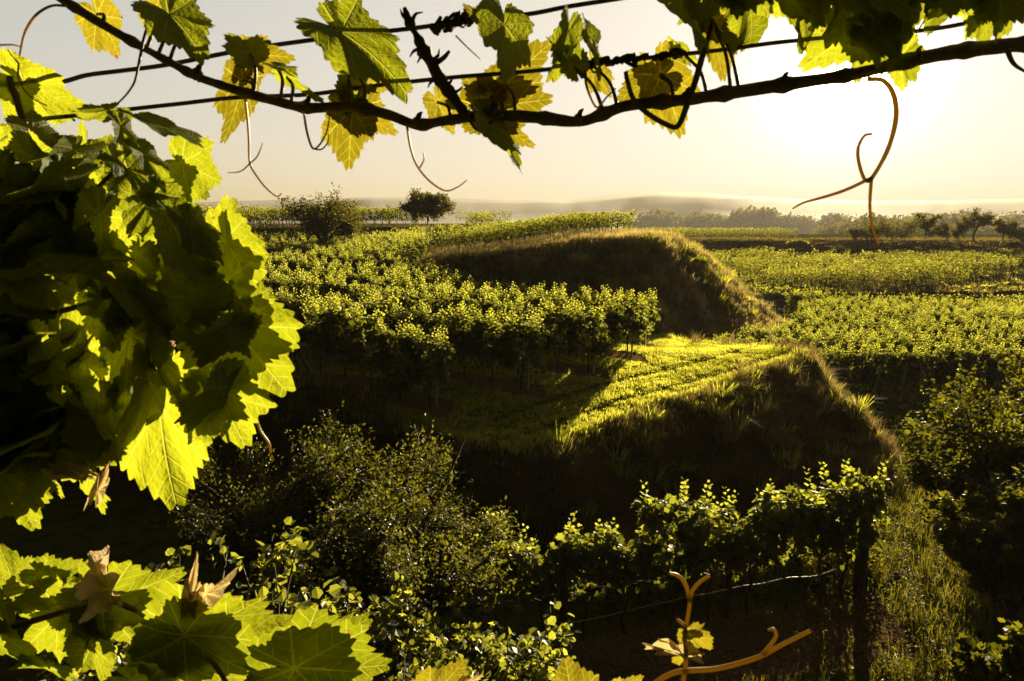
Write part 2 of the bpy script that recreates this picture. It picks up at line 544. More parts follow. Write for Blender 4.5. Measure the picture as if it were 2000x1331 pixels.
M_RIM = [(-60, 26), (-12, 22.0), (-7.4, 21.4), (-4.4, 20.6), (-2.7, 18.7), (-1.2, 16.9), (0, 16.2), (1.2, 16.8), (2.2, 17.8), (4.6, 20.0),
         (7.6, 22.5), (9.9, 24.7), (11.3, 25.9), (10.6, 27.3), (7.4, 28.8), (7.2, 33), (8.5, 40), (12, 55), (12, 140), (-60, 140)]
M_TOE = [(-60, 21), (-12, 18.5), (-7.4, 18.2), (-5, 17.6), (-3.2, 16), (-1.6, 14.8), (0.2, 14.4), (2.4, 15.0), (4.8, 16.8), (8, 17.6), (11.8, 18.8),
         (13.2, 21.5), (13.6, 26.5), (12.4, 29.2), (9.4, 31.0), (9.0, 36), (11, 42), (15, 56), (15, 143), (-60, 143)]
U_RIM = [(-5.8, 52), (-5.2, 42.5), (-1.5, 40.5), (2, 39.2), (5.5, 39.5), (8, 41), (9.8, 43.5), (10.8, 48), (11.5, 62), (11, 92), (14, 150), (-6, 150), (-6, 75)]
U_TOE = [(-8.8, 50), (-7, 41), (-5, 39.5), (-1.5, 36), (1.5, 33.2), (4.5, 32.2), (8, 32.5), (12, 34.5), (16.5, 38.5), (19.5, 44), (21, 52), (21.5, 62), (20, 95), (22, 152), (-9, 152), (-9, 75)]
T_RIM = [(-90, 62), (-30, 63), (-17, 66), (-8, 72), (-4, 80), (-1, 97), (2, 106), (2, 112), (-4, 150), (-90, 150)]
W_RIM = [(17, 112), (28, 107), (36, 106), (44.5, 104), (46.5, 110), (46, 150), (14, 150)]
R_RIM = [(38, 68), (46, 71), (57, 75), (90, 81), (160, 86), (160, 150), (60, 150), (46, 112), (41, 90)]
R2_RIM = [(52, 122), (64, 116), (84, 108), (160, 102), (160, 165), (50, 165)]


def sstep(t):
    t = np.clip(t, 0, 1)
    return t * t * (3 - 2 * t)


def blend(rim, toe, x, y):
    """1 on the plateau, 0 beyond the toe, between them a bank."""
    a = sdist(rim, x, y)
    if isinstance(toe, (int, float)):
        b = a - toe
    else:
        b = sdist(toe, x, y)
    a = np.maximum(a, 0); b = np.maximum(-b, 0)
    t = b / (a + b + 1e-9)
    return t


def zL(x, y):
    z = -7.8 + 0.25 * fbm(x * 0.12, y * 0.12, 3)
    up = sstep((y - 112) / 16) * sstep((x - 16) / 8)
    z = z + up * 1.1
    z = z + 1.5 * sstep((y - 55.5 - .10 * (x - 20) + 1.2 * fbm(x * .15, y * .15, 6)) / 2.2) * sstep((x - 19) / 3)     # a step between two fields
    return z


def zM(x, y):
    z = -5.4 + 0.055 * (np.minimum(y, 75) - 19)
    z = z - 0.115 * np.clip(y - 26, 0, 12) * sstep((x + 7) / 8)      # dips towards the foot of the mound
    berm = np.exp(-((x + 6.0) / 3.2) ** 2) * np.exp(-((y - 21.3) / 1.0) ** 2)
    return z + 0.35 * berm + 0.10 * fbm(x * 0.7, y * 0.7, 5)


def zU(x, y):
    a = np.interp(x, [-6, -4.7, 0, 4.4, 9, 11], [-3.0, -2.35, -1.76, -1.14, -1.05, -1.25])
    mound = 0.12 * np.exp(-((x - 8.0) / 3.2) ** 2 - ((y - 42) / 4.0) ** 2)
    return a + mound - 0.010 * np.clip(y - 48, 0, 60) + 0.12 * fbm(x * 0.5, y * 0.5, 9)


def terrain(x, y, parts=False):
    x = np.asarray(x, dtype=float); y = np.asarray(y, dtype=float)
    wob = 0.9 * fbm(x * 0.45, y * 0.45, 21) + 0.5 * fbm(x * 1.3, y * 1.3, 22)
    xw = x + wob; yw = y + 1.0 * fbm(x * 0.5 + 7, y * 0.5, 31) + .5 * fbm(x * 1.4, y * 1.4, 33)
    z = zL(x, y)
    bank = np.zeros_like(z)

    def apply(t, top, w=1.0):
        nonlocal z, bank
        tt = sstep(t) * 0.65 + t * 0.35
        z2 = z * (1 - tt) + top * tt
        bk = np.clip(4 * t * (1 - t) * 1.6, 0, 1) * np.clip((top - z) / 1.0, 0, 1)
        bank = np.maximum(bank * (1 - np.clip(t * 3 - 2, 0, 1)), bk)
        z = z2
    tM = blend(M_RIM, M_TOE, xw, yw)
    apply(tM, zM(x, y))
    tU = blend(U_RIM, U_TOE, xw, yw)
    apply(tU, np.maximum(zU(x, y), z))
    tT = blend(T_RIM, 3.0, xw, yw)
    apply(tT, np.maximum(-0.75 + 0.1 * fbm(x * .2, y * .2, 4), z))
    tW = blend(W_RIM, 2.6, xw + 1.6 * fbm(x * .35, y * .35, 14), yw + 2.2 * fbm(x * .3, y * .3, 15))
    apply(tW, np.maximum(-3.2, z))
    tR = blend(R_RIM, 12.0, x + 4 * fbm(x * .08, y * .08, 12), y + 5 * fbm(x * .09, y * .09, 13))
    apply(tR, np.maximum(-5.7 + .012 * (y - 70), z))
    tR2 = blend(R2_RIM, 14.0, x + 5 * fbm(x * .07, y * .07, 16), y + 6 * fbm(x * .08, y * .08, 17))
    apply(tR2, np.maximum(-3.3, z))
    # spur running down from the outer corner of the terrace
    ax, ay, bx, by = 11.2, 25.6, 12.3, 19.3
    ll = (bx - ax) ** 2 + (by - ay) ** 2
    sp = ((xw - ax) * (bx - ax) + (yw - ay) * (by - ay)) / ll
    sc = np.clip(sp, 0, 1)
    qx, qy = xw - ax - sc * (bx - ax), yw - ay - sc * (by - ay)
    side = (bx - ax) * (yw - ay) - (by - ay) * (xw - ax)          # positive to the outer side
    dd = np.hypot(qx, qy)
    zs = -5.1 - 2.6 * sc ** 1.25 - np.where(side > 0, 1.7, .42) * dd
    hit = (zs > z) & (tM < .97)
    z = np.where(hit, zs, z)
    bank = np.maximum(bank, hit * 1.0)
    tM = np.where(hit, np.maximum(tM, np.clip((zs + 7.8) / 2.8, 0.05, .9)), tM)
    # the bank the photographer stands on
    tC = 1 - np.clip((y - 1.6 + 0.4 * fbm(x * .6, y * 0 + 2, 8)) / 5.4, 0, 1)
    tC = tC * sstep((40 - np.abs(x)) / 10) if True else tC
    apply(tC, np.full_like(z, -1.65))
    # lumps on the banks
    z = z + bank * (0.95 * fbm(x * .8, y * .8, 41) + 0.32 * fbm(x * 2.6, y * 2.6, 42))
    # fall to the wide plain behind
    pl = sstep((y - 158) / 170)
    lat = np.maximum(sstep((np.abs(x) - 150) / 200), 0)
    pl = np.maximum(pl, lat * sstep((y - 40) / 60))
    z = z * (1 - pl) + pl * (-25 + 2.0 * fbm(x * .004, y * .004, 50))
    if parts:
        return z + CZ, dict(bank=bank * (1 - pl), M=tM, U=tU, T=tT, W=tW, R=tR, C=tC)
    return z + CZ


def gz(x, y):
    return float(terrain(np.array([x]), np.array([y]))[0])


# vineyard rows on the main terrace
RD = np.array((-0.866, 0.5))       # along a row, heading back and left
RN = np.array((0.5, 0.866))        # across the rows
ROW0, ROWSP = 15.6, 2.8


def row_right_end(n):
    """t along the row (from its foot on the normal) of the end by the verge, as a point (x, y)."""
    x = np.interp(n, [15.6, 18.4, 21.2, 24, 26.8, 29.6, 32.4, 62], [-2.4, 0.3, 2.6, 4.3, 5.3, 2.9, -6.6, -8.6])
    return np.array((x, (n - RN[0] * x) / RN[1]))


def soil_mask(x, y):
    n = x * RN[0] + y * RN[1]
    k = np.round((n - ROW0) / ROWSP)
    d = np.abs(n - ROW0 - k * ROWSP)
    nk = ROW0 + k * ROWSP
    ex = np.interp(nk, [15.6, 18.4, 21.2, 24, 26.8, 29.6, 32.4, 62], [-2.4, 0.3, 2.6, 4.3, 5.3, 2.9, -6.6, -8.6])
    along = (ex + 0.7 - x) / 0.866          # >0 inside the row
    s = sstep((0.75 - d) / 0.25) * sstep(along / 0.6 + 0.5) * (k >= 0)
    # lower vineyard: bare soil under and in front of the near row, and strips in the right-hand field
    yr = 11.4 + 0.254 * x
    s2 = sstep((1.3 - np.abs(y - yr + 0.9)) / 0.5) * (x < 7.6)
    s3 = sstep((0.7 - np.abs(((y - 0.06 * x - 29.0 + 1.35) % 2.7) - 1.35)) / 0.3) * (y > 28) * (y < 58) * (x > 9) * 0.8
    return np.maximum(np.maximum(s, s2), s3)


def axis(lo_far, lo, hi, hi_far, step, grow):
    mid = list(np.arange(lo, hi + 1e-6, step))
    a, s = [lo], step
    while a[-1] > lo_far:
        s *= grow; a.append(a[-1] - s)
    b, s = [hi], step
    while b[-1] < hi_far:
        s *= grow; b.append(b[-1] + s)
    return np.array(sorted(set(a[1:] + mid + b[1:])))


def build_ground():
    xs = axis(-4500, -12, 22, 4500, 0.22, 1.045)
    ys = axis(-220, 5, 34, 4900, 0.22, 1.022)
    X, Y = np.meshgrid(xs, ys)
    Z, prt = terrain(X, Y, True)
    nx, ny = len(xs), len(ys)
    V = np.stack([X, Y, Z], -1).reshape(-1, 3)
    i, j = np.meshgrid(np.arange(ny - 1), np.arange(nx - 1), indexing='ij')
    F = np.stack([i * nx + j, i * nx + j + 1, (i + 1) * nx + j + 1, (i + 1) * nx + j], -1).reshape(-1, 4)
    mb = MB()
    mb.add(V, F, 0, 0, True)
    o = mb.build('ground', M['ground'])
    tag(o, 'terraced loess ground with grassy banks and bare soil under the vines', 'ground', kind='structure')
    me = o.data
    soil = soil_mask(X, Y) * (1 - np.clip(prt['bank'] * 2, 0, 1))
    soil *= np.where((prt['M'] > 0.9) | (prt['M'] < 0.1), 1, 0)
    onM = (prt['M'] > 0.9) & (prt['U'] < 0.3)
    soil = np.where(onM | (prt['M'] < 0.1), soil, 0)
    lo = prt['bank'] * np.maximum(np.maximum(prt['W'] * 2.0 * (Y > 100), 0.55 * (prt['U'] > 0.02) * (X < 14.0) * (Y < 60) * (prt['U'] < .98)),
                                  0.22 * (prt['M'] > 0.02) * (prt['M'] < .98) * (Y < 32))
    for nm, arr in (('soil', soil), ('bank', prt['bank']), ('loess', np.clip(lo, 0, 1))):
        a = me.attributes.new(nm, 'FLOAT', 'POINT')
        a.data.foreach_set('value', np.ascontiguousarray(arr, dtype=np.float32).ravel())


build_ground()


def build_hills():
    prof = [(-700, 402), (0, 398), (380, 396), (450, 392), (600, 389), (720, 386), (900, 387), (1010, 391), (1110, 391), (1200, 382), (1290, 375),
            (1370, 375), (1440, 383), (1550, 388), (1700, 392), (1850, 392), (2000, 388), (2400, 390), (2800, 394)]
    mb = MB()
    px = np.arange(-700, 2801, 12.0)
    py = np.interp(px, [p[0] for p in prof], [p[1] for p in prof]) + 1.6 * fbm(px * 0.02, px * 0, 77) * 2
    Yr = 2300.0
    top = np.array([at(a, b, Yr) for a, b in zip(px, py)])
    cols = []
    for Y, h in ((1350, 0.0), (1600, 0.16), (1780, 0.24), (1950, 0.50), (2120, 0.80), (2300, 1.0), (2600, 0.8), (3100, 0.0)):
        c = top.copy()
        c[:, 1] = Y + 110 * fbm(px * 0.006, px * 0 + Y, 81)
        c[:, 0] = top[:, 0] * Y / Yr
        base = CZ - 26
        hh = h + (0.16 * fbm(px * 0.011 + Y, px * 0, 83) if 0 < h < 1 else 0)
        c[:, 2] = base + (top[:, 2] - base) * hh
        cols.append(c)
    V = np.concatenate(cols)
    n = len(px)
    i, j = np.meshgrid(np.arange(len(cols) - 1), np.arange(n - 1), indexing='ij')
    F = np.stack([i * n + j, i * n + j + 1, (i + 1) * n + j + 1, (i + 1) * n + j], -1).reshape(-1, 4)
    mb.add(V, F, 0, 0, True)
    tag(mb.build('hills', M['hill']), 'long low hazy hills along the horizon', 'hills', kind='structure')


build_hills()

# ------------------------------------------------------------------ vines in the field
def vine_foliage(seed, shape='vine', n_clump=34, per=25, size=0.15, half=0.70, low=0.74, top=2.05, wide=0.18, n_shoot=13, skirt=50):
    """Hedge-like canopy of one vine: leaf clumps on two arms, upright shoot tips above, a skirt below."""
    rng = np.random.default_rng(seed)
    P, A, Nn, S, T = [], [], [], [], []
    for c in range(n_clump):
        t = rng.uniform(0, 1) ** 0.85
        side = rng.choice((-1, 1))
        prof = math.sin(math.pi * min(1, .22 + .62 * t)) ** .7
        cx = rng.uniform(-half, half)
        cz = low + .08 + (top - low - .12) * t + .12 * math.sin(cx * 4.3 + seed * 2.1)
        cyy = side * wide * prof * rng.uniform(.25, 1.0)
        cc = np.array((cx, cyy, cz))
        tone = rng.normal(.15, .10) + .14 * t  # paler higher up: younger leaves, plus a sunlit crest put into the colour
        for i in range(int(per * rng.uniform(.7, 1.3))):
            d = rand_unit(rng, 1)[0] * np.array((.17, .13, .15)) * rng.uniform(.3, 1) ** .5
            out = unit((d + np.array((0, .10 * side, .02)))[None])[0]
            P.append(cc + d); A.append(out * .7 + np.array((0, 0, -.55)) + rng.normal(0, .4, 3))
            Nn.append(out * .8 + np.array((0, 0, .6)) + rng.normal(0, .4, 3))
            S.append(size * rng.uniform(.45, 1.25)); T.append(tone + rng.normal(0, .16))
    for k in range(n_shoot):
        x0 = rng.uniform(-half, half); y0 = rng.normal(0, wide * .5)
        L = rng.uniform(.25, .66)
        lean = rng.normal(0, .32, 2)
        m = int(L / .035)
        for i in range(m):
            t = i / m
            a = i * 2.4 + k
            P.append((x0 + lean[0] * t * L + .035 * math.cos(a), y0 + lean[1] * t * L + .035 * math.sin(a), top - .14 + L * t))
            A.append((math.cos(a) * .8, math.sin(a) * .8, .1 + .9 * t)); Nn.append((rng.normal(0, .5), rng.normal(0, .5), 1 - .6 * t))
            S.append(size * (.85 - .5 * t) * rng.uniform(.8, 1.1)); T.append(.66 + .32 * t + rng.normal(0, .08))  # pale young tips, tinted brighter to read as a sunlit rim
    for i in range(skirt):
        x = rng.uniform(-half, half); y = rng.normal(0, wide * .5)
        P.append((x, y, low + rng.uniform(-.18, .25))); A.append((rng.normal(0, .4), rng.normal(0, .6), -1)); Nn.append((rng.normal(0, .5), math.copysign(1, y), .4))
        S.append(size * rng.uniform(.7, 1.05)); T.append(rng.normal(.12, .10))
    mb = MB()
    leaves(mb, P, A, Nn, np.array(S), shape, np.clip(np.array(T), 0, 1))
    return mb


def vine_trunk(seed, low=0.85):
    rng = np.random.default_rng(seed + 500)
    mb = MB()
    b = rng.normal(0, 0.05, 4)
    P = catmull([(0, 0, -0.12), (b[0], b[1], 0.3), (b[2], b[3], 0.62), (0.02, 0, low), (0.0, 0, low + 0.12)], 4)
    tube(mb, P, [0.036, 0.028, 0.026, 0.03, 0.02], 6)
    for s in (-1, 1):
        tube(mb, catmull([(0, 0, low), (s * .22, rng.normal(0, .02), low + .1), (s * .5, rng.normal(0, .03), low + .06)], 4), [0.022, 0.017, 0.011], 5)
    for i in range(5):
        x = rng.uniform(-.5, .5)
        tube(mb, catmull([(x, 0, low + .05), (x + rng.normal(0, .05), rng.normal(0, .06), low + .5), (x + rng.normal(0, .1), rng.normal(0, .1), low + 1.05)], 3), [0.008, 0.006, 0.003], 4)
    return mb


VN = 7
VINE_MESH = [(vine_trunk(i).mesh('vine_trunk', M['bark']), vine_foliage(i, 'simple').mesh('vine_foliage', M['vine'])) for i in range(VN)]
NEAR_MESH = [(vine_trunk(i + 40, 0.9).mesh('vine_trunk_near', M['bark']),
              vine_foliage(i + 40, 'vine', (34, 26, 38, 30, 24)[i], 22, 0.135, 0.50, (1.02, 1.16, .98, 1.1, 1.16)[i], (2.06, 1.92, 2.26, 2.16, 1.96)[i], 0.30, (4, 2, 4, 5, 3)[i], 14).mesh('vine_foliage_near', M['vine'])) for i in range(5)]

rs = random.Random(11)
field_vines = []       # (x, y, rz, row key)
k = 0
while True:
    n = ROW0 + k * ROWSP
    if n > 60: break
    e = row_right_end(n)
    foot = RN * n
    t0 = float((e - foot) @ RD)
    t = t0
    while True:
        p = foot + RD * t
        if p[0] < -0.44 * p[1] - 1.0 or p[1] > 66: break
        if k == 0 and p[0] < -7.0: break
        field_vines.append((p[0] + rs.uniform(-.06, .06), p[1] + rs.uniform(-.06, .06), math.atan2(RD[1], RD[0]) + rs.choice((0, math.pi)), ('terrace', k), t == t0))
        t += 1.1
    k += 1
# right-hand lower field
for r in range(9):
    yb = 29.0 + 2.7 * r
    x = (14.3, 10.2, 12.6, 15.8, 17.6, 19.3, 20.2, 21.5)[min(r, 7)] + (r % 2) * 0.3
    x0 = x
    while x < 0.80 * yb + 1.5:
        y = yb + 0.06 * x
        field_vines.append((x, y + rs.uniform(-.06, .06), 0.06 + rs.choice((0, math.pi)), ('lower', r), x == x0))
        x += 1.15

ORD = ['first', 'second', 'third', 'fourth', 'fifth', 'sixth', 'seventh', 'eighth', 'ninth', 'tenth', 'eleventh', 'twelfth', 'thirteenth', 'fourteenth', 'fifteenth',
       'sixteenth', 'seventeenth', 'eighteenth', 'nineteenth', 'twentieth', 'twenty-first']


def put_vine(x, y, rz, meshes, label, group, s=1.0):
    e = empty('grapevine', (x, y, gz(x, y)), label, 'grapevine', group, rz, s)
    link('trunk', meshes[0], e)
    link('foliage', meshes[1], e)
    return e


# near row on the low ground in front of the bank
NEAR_ROW = [(-3.6, .96), (-2.5, .95), (-1.35, 1.0), (-.3, 1.0), (0.55, 1.0), (1.35, 1.02), (2.2, .98), (3.05, 1.05), (3.9, .97), (4.75, 1.0), (5.6, 1.05), (6.35, 1.0), (6.95, .97)]
NEAR_LAB = ['low vine at the shaded end of the near row, beside the round-leaved creeper', 'second vine of the near row from the creeper end, leaves down to the ground',
            'vine of the near row just short of the berry bush, hanging low', 'vine of the near row on a thick leaning trunk before the pale hose',
            'vine of the near row beside the thick dark post with a flat top', 'vine of the near row just past the flat-topped post',
            'tall bushy vine of the near row, third past the flat-topped post', 'tallest vine of the near row, in the middle of its sunlit stretch',
            'vine of the near row with a dip in its canopy next to the tallest', 'dense dark vine of the near row over the reddish dry weed',
            'vine of the near row three before the black end post', 'vine of the near row two before the black end post', 'last vine of the near row, against the black end post']
for i, (x, s) in enumerate(NEAR_ROW):
    y = 11.4 + 0.254 * x
    put_vine(x, y, math.atan(0.254) + (math.pi if i % 2 else 0), NEAR_MESH[i % 5], NEAR_LAB[i], 'vines of the near row below the bank', s * (0.98 + 0.026 * x))

field_vines.sort(key=lambda v: v[0] ** 2 + v[1] ** 2)
NIND = 296 - len(NEAR_ROW)
ind, rest = field_vines[:NIND], field_vines[NIND:]
for i, (x, y, rz, key, end) in enumerate(ind):
    o = ORD[key[1]]
    if key[0] == 'terrace':
        lab = ('end vine by the grass verge, %s row of the terrace vineyard' if end else 'leafy vine within the %s row of the terrace vineyard above the bank') % o
        grp = 'vines of the %s terrace row' % o
    else:
        lab = ('end vine nearest the grassy bank, %s row of the low field beyond the terrace' if end else 'leafy vine within the %s row of the low field beyond the terrace') % o
        grp = 'vines of the %s row in the low field' % o
    put_vine(x, y, rz, VINE_MESH[rs.randrange(VN)], lab, None if end else grp, rs.uniform(0.94, 1.07) * (1.0 if key[0] == 'terrace' else 0.97))


# far rows: one object, nobody could count them
def far_rows():
    rng = np.random.default_rng(5)
    spots = [(v[0], v[1], 1.0) for v in rest]

    def line(p0, p1, step=1.15, hs=1.0):
        p0 = np.array(p0, float); p1 = np.array(p1, float)
        n = int(np.linalg.norm(p1 - p0) / step)
        for i in range(n + 1):
            if rng.random() < 0.05: continue
            p = p0 + (p1 - p0) * (i / max(1, n)) + rng.normal(0, 0.08, 2)
            spots.append((p[0], p[1], hs))
    # upper terrace behind the mound: rows running back
    for r in range(13):
        y = 44 + r * 3.6
        line((-4.6, y + 2), (8.2 - 0.02 * r, y + 2.4 + (2 if r == 0 else 0)), .9, .78)
    # highest terrace, its front row and one on the skyline
    for r in range(4):
        line((-40, 66.5 + 2 * r), (-15.5 + 2 * r, 69.5 + 2 * r), .75, .95)
    line((-8, 104), (-0.5, 104))
    # terrace with the loess wall
    for r in range(3):
        line((17 + r, 112 + 4 * r), (44, 107.5 + 4 * r), 1.2, .9)
    # valley field between the mound and the loess wall
    for r in range(13):
        y = 59 + r * 3.4
        a, b = 22.6 + 0.05 * r, (40 if y < 68 else 37.5) - (0 if r < 8 else 2)
        if r in (3, 7): continue
        line((a, y), (b, y + 1.5))
    # rows up the hillside opposite
    for r in range(7):
        line((39.5 + 1.2 * r, 69.5 + r * 3.6), (66, 77.5 + r * 3.2), .95, 0.62)
        line((66, 77.5 + r * 3.2), (100, 84 + r * 2.8), .95, 0.62)
    mb = MB()
    for (x, y, hs) in spots:
        d = math.hypot(x, y)
        nl = int(np.clip(11000 / d, 90, 260))
        sz = 0.135 * (170 / nl) ** 0.5
        t = rng.random(nl)
        P = np.stack([rng.uniform(-.6, .6, nl), rng.normal(0, .2, nl) * (1.1 - .6 * t), .75 + 1.35 * t], -1)
        spike = rng.random(nl) < 0.12
        P[spike, 2] += rng.uniform(0, .3, spike.sum())
        P *= hs
        P += np.array((x, y, gz(x, y)))
        A = rand_unit(rng, nl) + np.array((0, 0, -.3)); Nn = rand_unit(rng, nl) * .7 + np.array((0, 0, .7))
        leaves(mb, P, A, Nn, sz * rng.uniform(.7, 1.2, nl), 'simple', np.clip(.06 + .75 * t ** 2 + rng.normal(0, .13, nl), 0, 1), 0)  # tint rises with height, a lit crest put into the leaf colour
        z0 = gz(x, y)
        if d < 95:
            tube(mb, [(x, y, z0 - .1), (x + .03, y, z0 + .5 * hs), (x, y, z0 + .95 * hs)], .03, 4, 0, 1)
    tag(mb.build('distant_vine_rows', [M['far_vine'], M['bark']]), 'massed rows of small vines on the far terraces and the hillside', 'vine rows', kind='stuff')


far_rows()

# ------------------------------------------------------------------ posts, wires, hose
def post(px_x, y, h, r, mat, label, taper=0.9, square=False, lean=0.0):
    z0 = gz(px_x, y)
    mb = MB()
    k = 4 if square else 8
    P = np.array([(0, 0, -0.3), (0, 0, 0.02), (lean * .5, 0, h * .5), (lean, 0, h - .02), (lean, 0, h)])
    tube(mb, P, np.array([r, r, r * (1 + taper) / 2, r * taper, r * taper * .86]), k)
    o = mb.build('trellis_post', mat)
    o.location = (px_x, y, z0)
    return tag(o, label, 'post', 'vineyard posts')


for kx, lab in ((0, 'wooden post wrapped in leaves at the verge end of the first terrace row'), (1, 'pale post at the verge end of the second terrace row, nearest the grass corner'),
                (2, 'pale post at the verge end of the third terrace row'), (3, 'pale post at the verge end of the fourth terrace row'), (4, 'pale post at the verge end of the fifth terrace row'),
                (5, 'pale post at the verge end of the sixth terrace row')):
    e = row_right_end(ROW0 + kx * ROWSP) - RD * 0.22
    post(e[0], e[1], 1.75, 0.042, M['post'], lab, 1.0, True, 0.02)


def braced_post():
    x, y = -7.35, 22.15
    e = empty('end_post', (x, y, gz(x, y)), 'braced wooden end post with two slanting struts beside the grassy rim', 'post')
    mb = MB(); tube(mb, [(0, 0, -.3), (0.03, 0, 1.0), (.05, 0, 1.9)], [.06, .055, .05], 8); mb.build('upright', M['bark'], e)
    for dx, dy in ((.75, -.1), (.42, -.35)):
        mb = MB(); tube(mb, [(dx, dy, -.2), (dx * .5, dy * .5, .7), (.06, 0, 1.5)], .032, 6); mb.build('strut', M['bark'], e)


braced_post()
post(0.95, 11.4 + .254 * .95 - .12, 1.98, 0.085, M['darkpost'], 'thick dark post with a flat top in the near row', 1.0)
post(7.3, 11.4 + .254 * 7.3, 2.05, 0.12, M['darkpost'], 'thick black post at the end of the near row', 1.0)
post(4.3, 11.4 + .254 * 4.3, 1.7, 0.07, M['darkpost'], 'dark post hidden among the tallest vines of the near row', 1.0)
for i, (x, y, r, lab) in enumerate(((15.9, 29.2, .04, 'pale leaning stake at the bank end of the first low-field row'), (18.4, 29.6, .035, 'thin pale stake in the middle of the front low-field row'),
                                  (20.3, 30.0, .035, 'slanting pale stake farther along the front low-field row'), (17.2, 29.3, .03, 'short stake second from the bank in the low field'))):
    post(x, y, 1.6, r, M['post'], lab, .9, False, (.25, -.3, .4, .1)[i])


def sleeve():
    e = row_right_end(ROW0 + 3 * ROWSP)
    x, y = e[0] - 1.1, e[1] - 0.35
    mb = MB(); tube(mb, [(0, 0, -.05), (0, 0, .25), (0.01, 0, .5)], [.05, .055, .05], 8)
    o = mb.build('plant_sleeve', M['sleeve']); o.location = (x, y, gz(x, y))
    tag(o, 'reddish plastic sleeve round a young vine under the fourth terrace row', 'plant sleeve')


sleeve()


def row_lines():
    def P(x, h, dy=0.0):
        y = 11.4 + .254 * x
        return (x, y + dy, gz(x, y) + h)
    mb = MB()
    tube(mb, [P(x, 1.72 - .03 * math.sin(x * 2), .05) for x in np.linspace(.95, 7.3, 24)], .004, 4)
    tag(mb.build('trellis_wire', M['wire']), 'upper trellis wire strung between the posts of the near row', 'wire')
    mb = MB()
    xs = [-.2, .3, .9, 1.7, 2.2, 2.9, 3.4, 3.9, 4.6, 5.0, 5.6, 6.2, 6.7]
    hs = [.22, .30, .40, .52, .50, .62, .60, .68, .66, .72, .70, .72, .74]
    tube(mb, catmull([P(x, h - .07 * (i % 2), -.05) for i, (x, h) in enumerate(zip(xs, hs))], 5), .011, 6)
    tag(mb.build('irrigation_hose', M['hose']), 'pale drip hose sagging from trunk to trunk along the near row', 'hose')


row_lines()

# ------------------------------------------------------------------ trees and shrubs
def skeleton(rng, h, spread, n_limb=7, trunk_h=0.25, up=0.6):
    """Branch polylines and twig tips of a broad crown standing on the origin."""
    br, tips = [], []
    top = np.array((rng.normal(0, .04) * h, rng.normal(0, .04) * h, h * .62))
    br.append(([(0, 0, -.2), (rng.normal(0, .02) * h, 0, trunk_h * h), tuple(top)], [.032 * h, .025 * h, .010 * h]))
    for i in range(n_limb):
        a = 2 * math.pi * i / n_limb + rng.normal(0, .3)
        z0 = h * (trunk_h + (0.62 - trunk_h) * rng.uniform(0, .8))
        e = np.array((math.cos(a) * spread * rng.uniform(.6, 1), math.sin(a) * spread * rng.uniform(.6, 1), h * rng.uniform(.45, .93)))
        s = np.array((0, 0, z0))
        m = (s + e) / 2 + np.array((0, 0, .06 * h)) + rng.normal(0, .04 * h, 3)
        br.append(([tuple(s), tuple(m), tuple(e)], [.016 * h, .010 * h, .004 * h]))
        for q in range(9):
            t = rng.uniform(.25, 1.0)
            b = s * (1 - t) ** 2 + 2 * m * t * (1 - t) + e * t * t
            d = unit((rng.normal(0, 1, 3) + unit((e - s)[None])[0] * .7 + np.array((0, 0, up)))[None])[0]
            tip = b + d * spread * rng.uniform(.22, .5)
            br.append(([tuple(b), tuple((b + tip) / 2 + rng.normal(0, .02 * h, 3)), tuple(tip)], [.006 * h, .004 * h, .0015 * h]))
            tips.append((b, tip))
    return br, tips


def woody_plant(name, loc, h, spread, seed, label, cat, n_leaf=60, size=.09, shape='oval', mat='tree', trunk_h=.25, n_limb=7, wood='bark', group=None, rz=0., dens=.20, berries=0, sx=1.0, trunk_name='trunk', crown='crown'):
    rng = np.random.default_rng(seed)
    e = empty(name, loc, label, cat, group, rz)
    e.scale = (sx, 1, 1)
    br, tips = skeleton(rng, h, spread, n_limb, trunk_h)
    mb = MB()
    for P, R in br:
        tube(mb, catmull(P, 4), R, 5)
    mb.build(trunk_name, M[wood], e)
    mb = MB()
    P, A, Nn, S, T = [], [], [], [], []
    for b, tip in tips:
        n = int(n_leaf * rng.uniform(.4, 1.4))
        t = rng.uniform(.15, 1.1, n)[:, None]
        c = b * (1 - t) + tip * t + np.clip(rng.normal(0, 1, (n, 3)), -1.7, 1.7) * spread * dens * .35
        out = unit(c - np.array((0, 0, h * .45)))
        P.append(c); A.append(out * .7 + rng.normal(0, .7, (n, 3)) + np.array((0, 0, -.25))); Nn.append(rng.normal(0, .6, (n, 3)) + np.array((0, 0, .8)) + out * .3)
        S.append(size * rng.uniform(.6, 1.3, n)); T.append(np.clip(rng.normal(.45, .2) + rng.normal(0, .15, n), 0, 1))
    leaves(mb, np.concatenate(P), np.concatenate(A), np.concatenate(Nn), np.concatenate(S), shape, np.concatenate(T))
    mb.build(crown, M[mat], e)
    if berries:
        oct_v = np.array([(1, 0, 0), (-1, 0, 0), (0, 1, 0), (0, -1, 0), (0, 0, 1), (0, 0, -1)], float)
        oct_f = np.array([(0, 2, 4), (2, 1, 4), (1, 3, 4), (3, 0, 4), (2, 0, 5), (1, 2, 5), (3, 1, 5), (0, 3, 5)])
        for i in range(berries):
            mb = MB()
            c = tips[rng.integers(len(tips))][1] + rng.normal(0, .05, 3)
            for q in range(7):
                mb.add(oct_v * .011 + c + rng.normal(0, .03, 3), oct_f, 0, 0, True)
            mb.build('berry_cluster', M['berry'], e)
    return e


def ground_pt(px, py, Y):
    p = at(px, py, Y)
    return (p.x, p.y, gz(p.x, p.y))


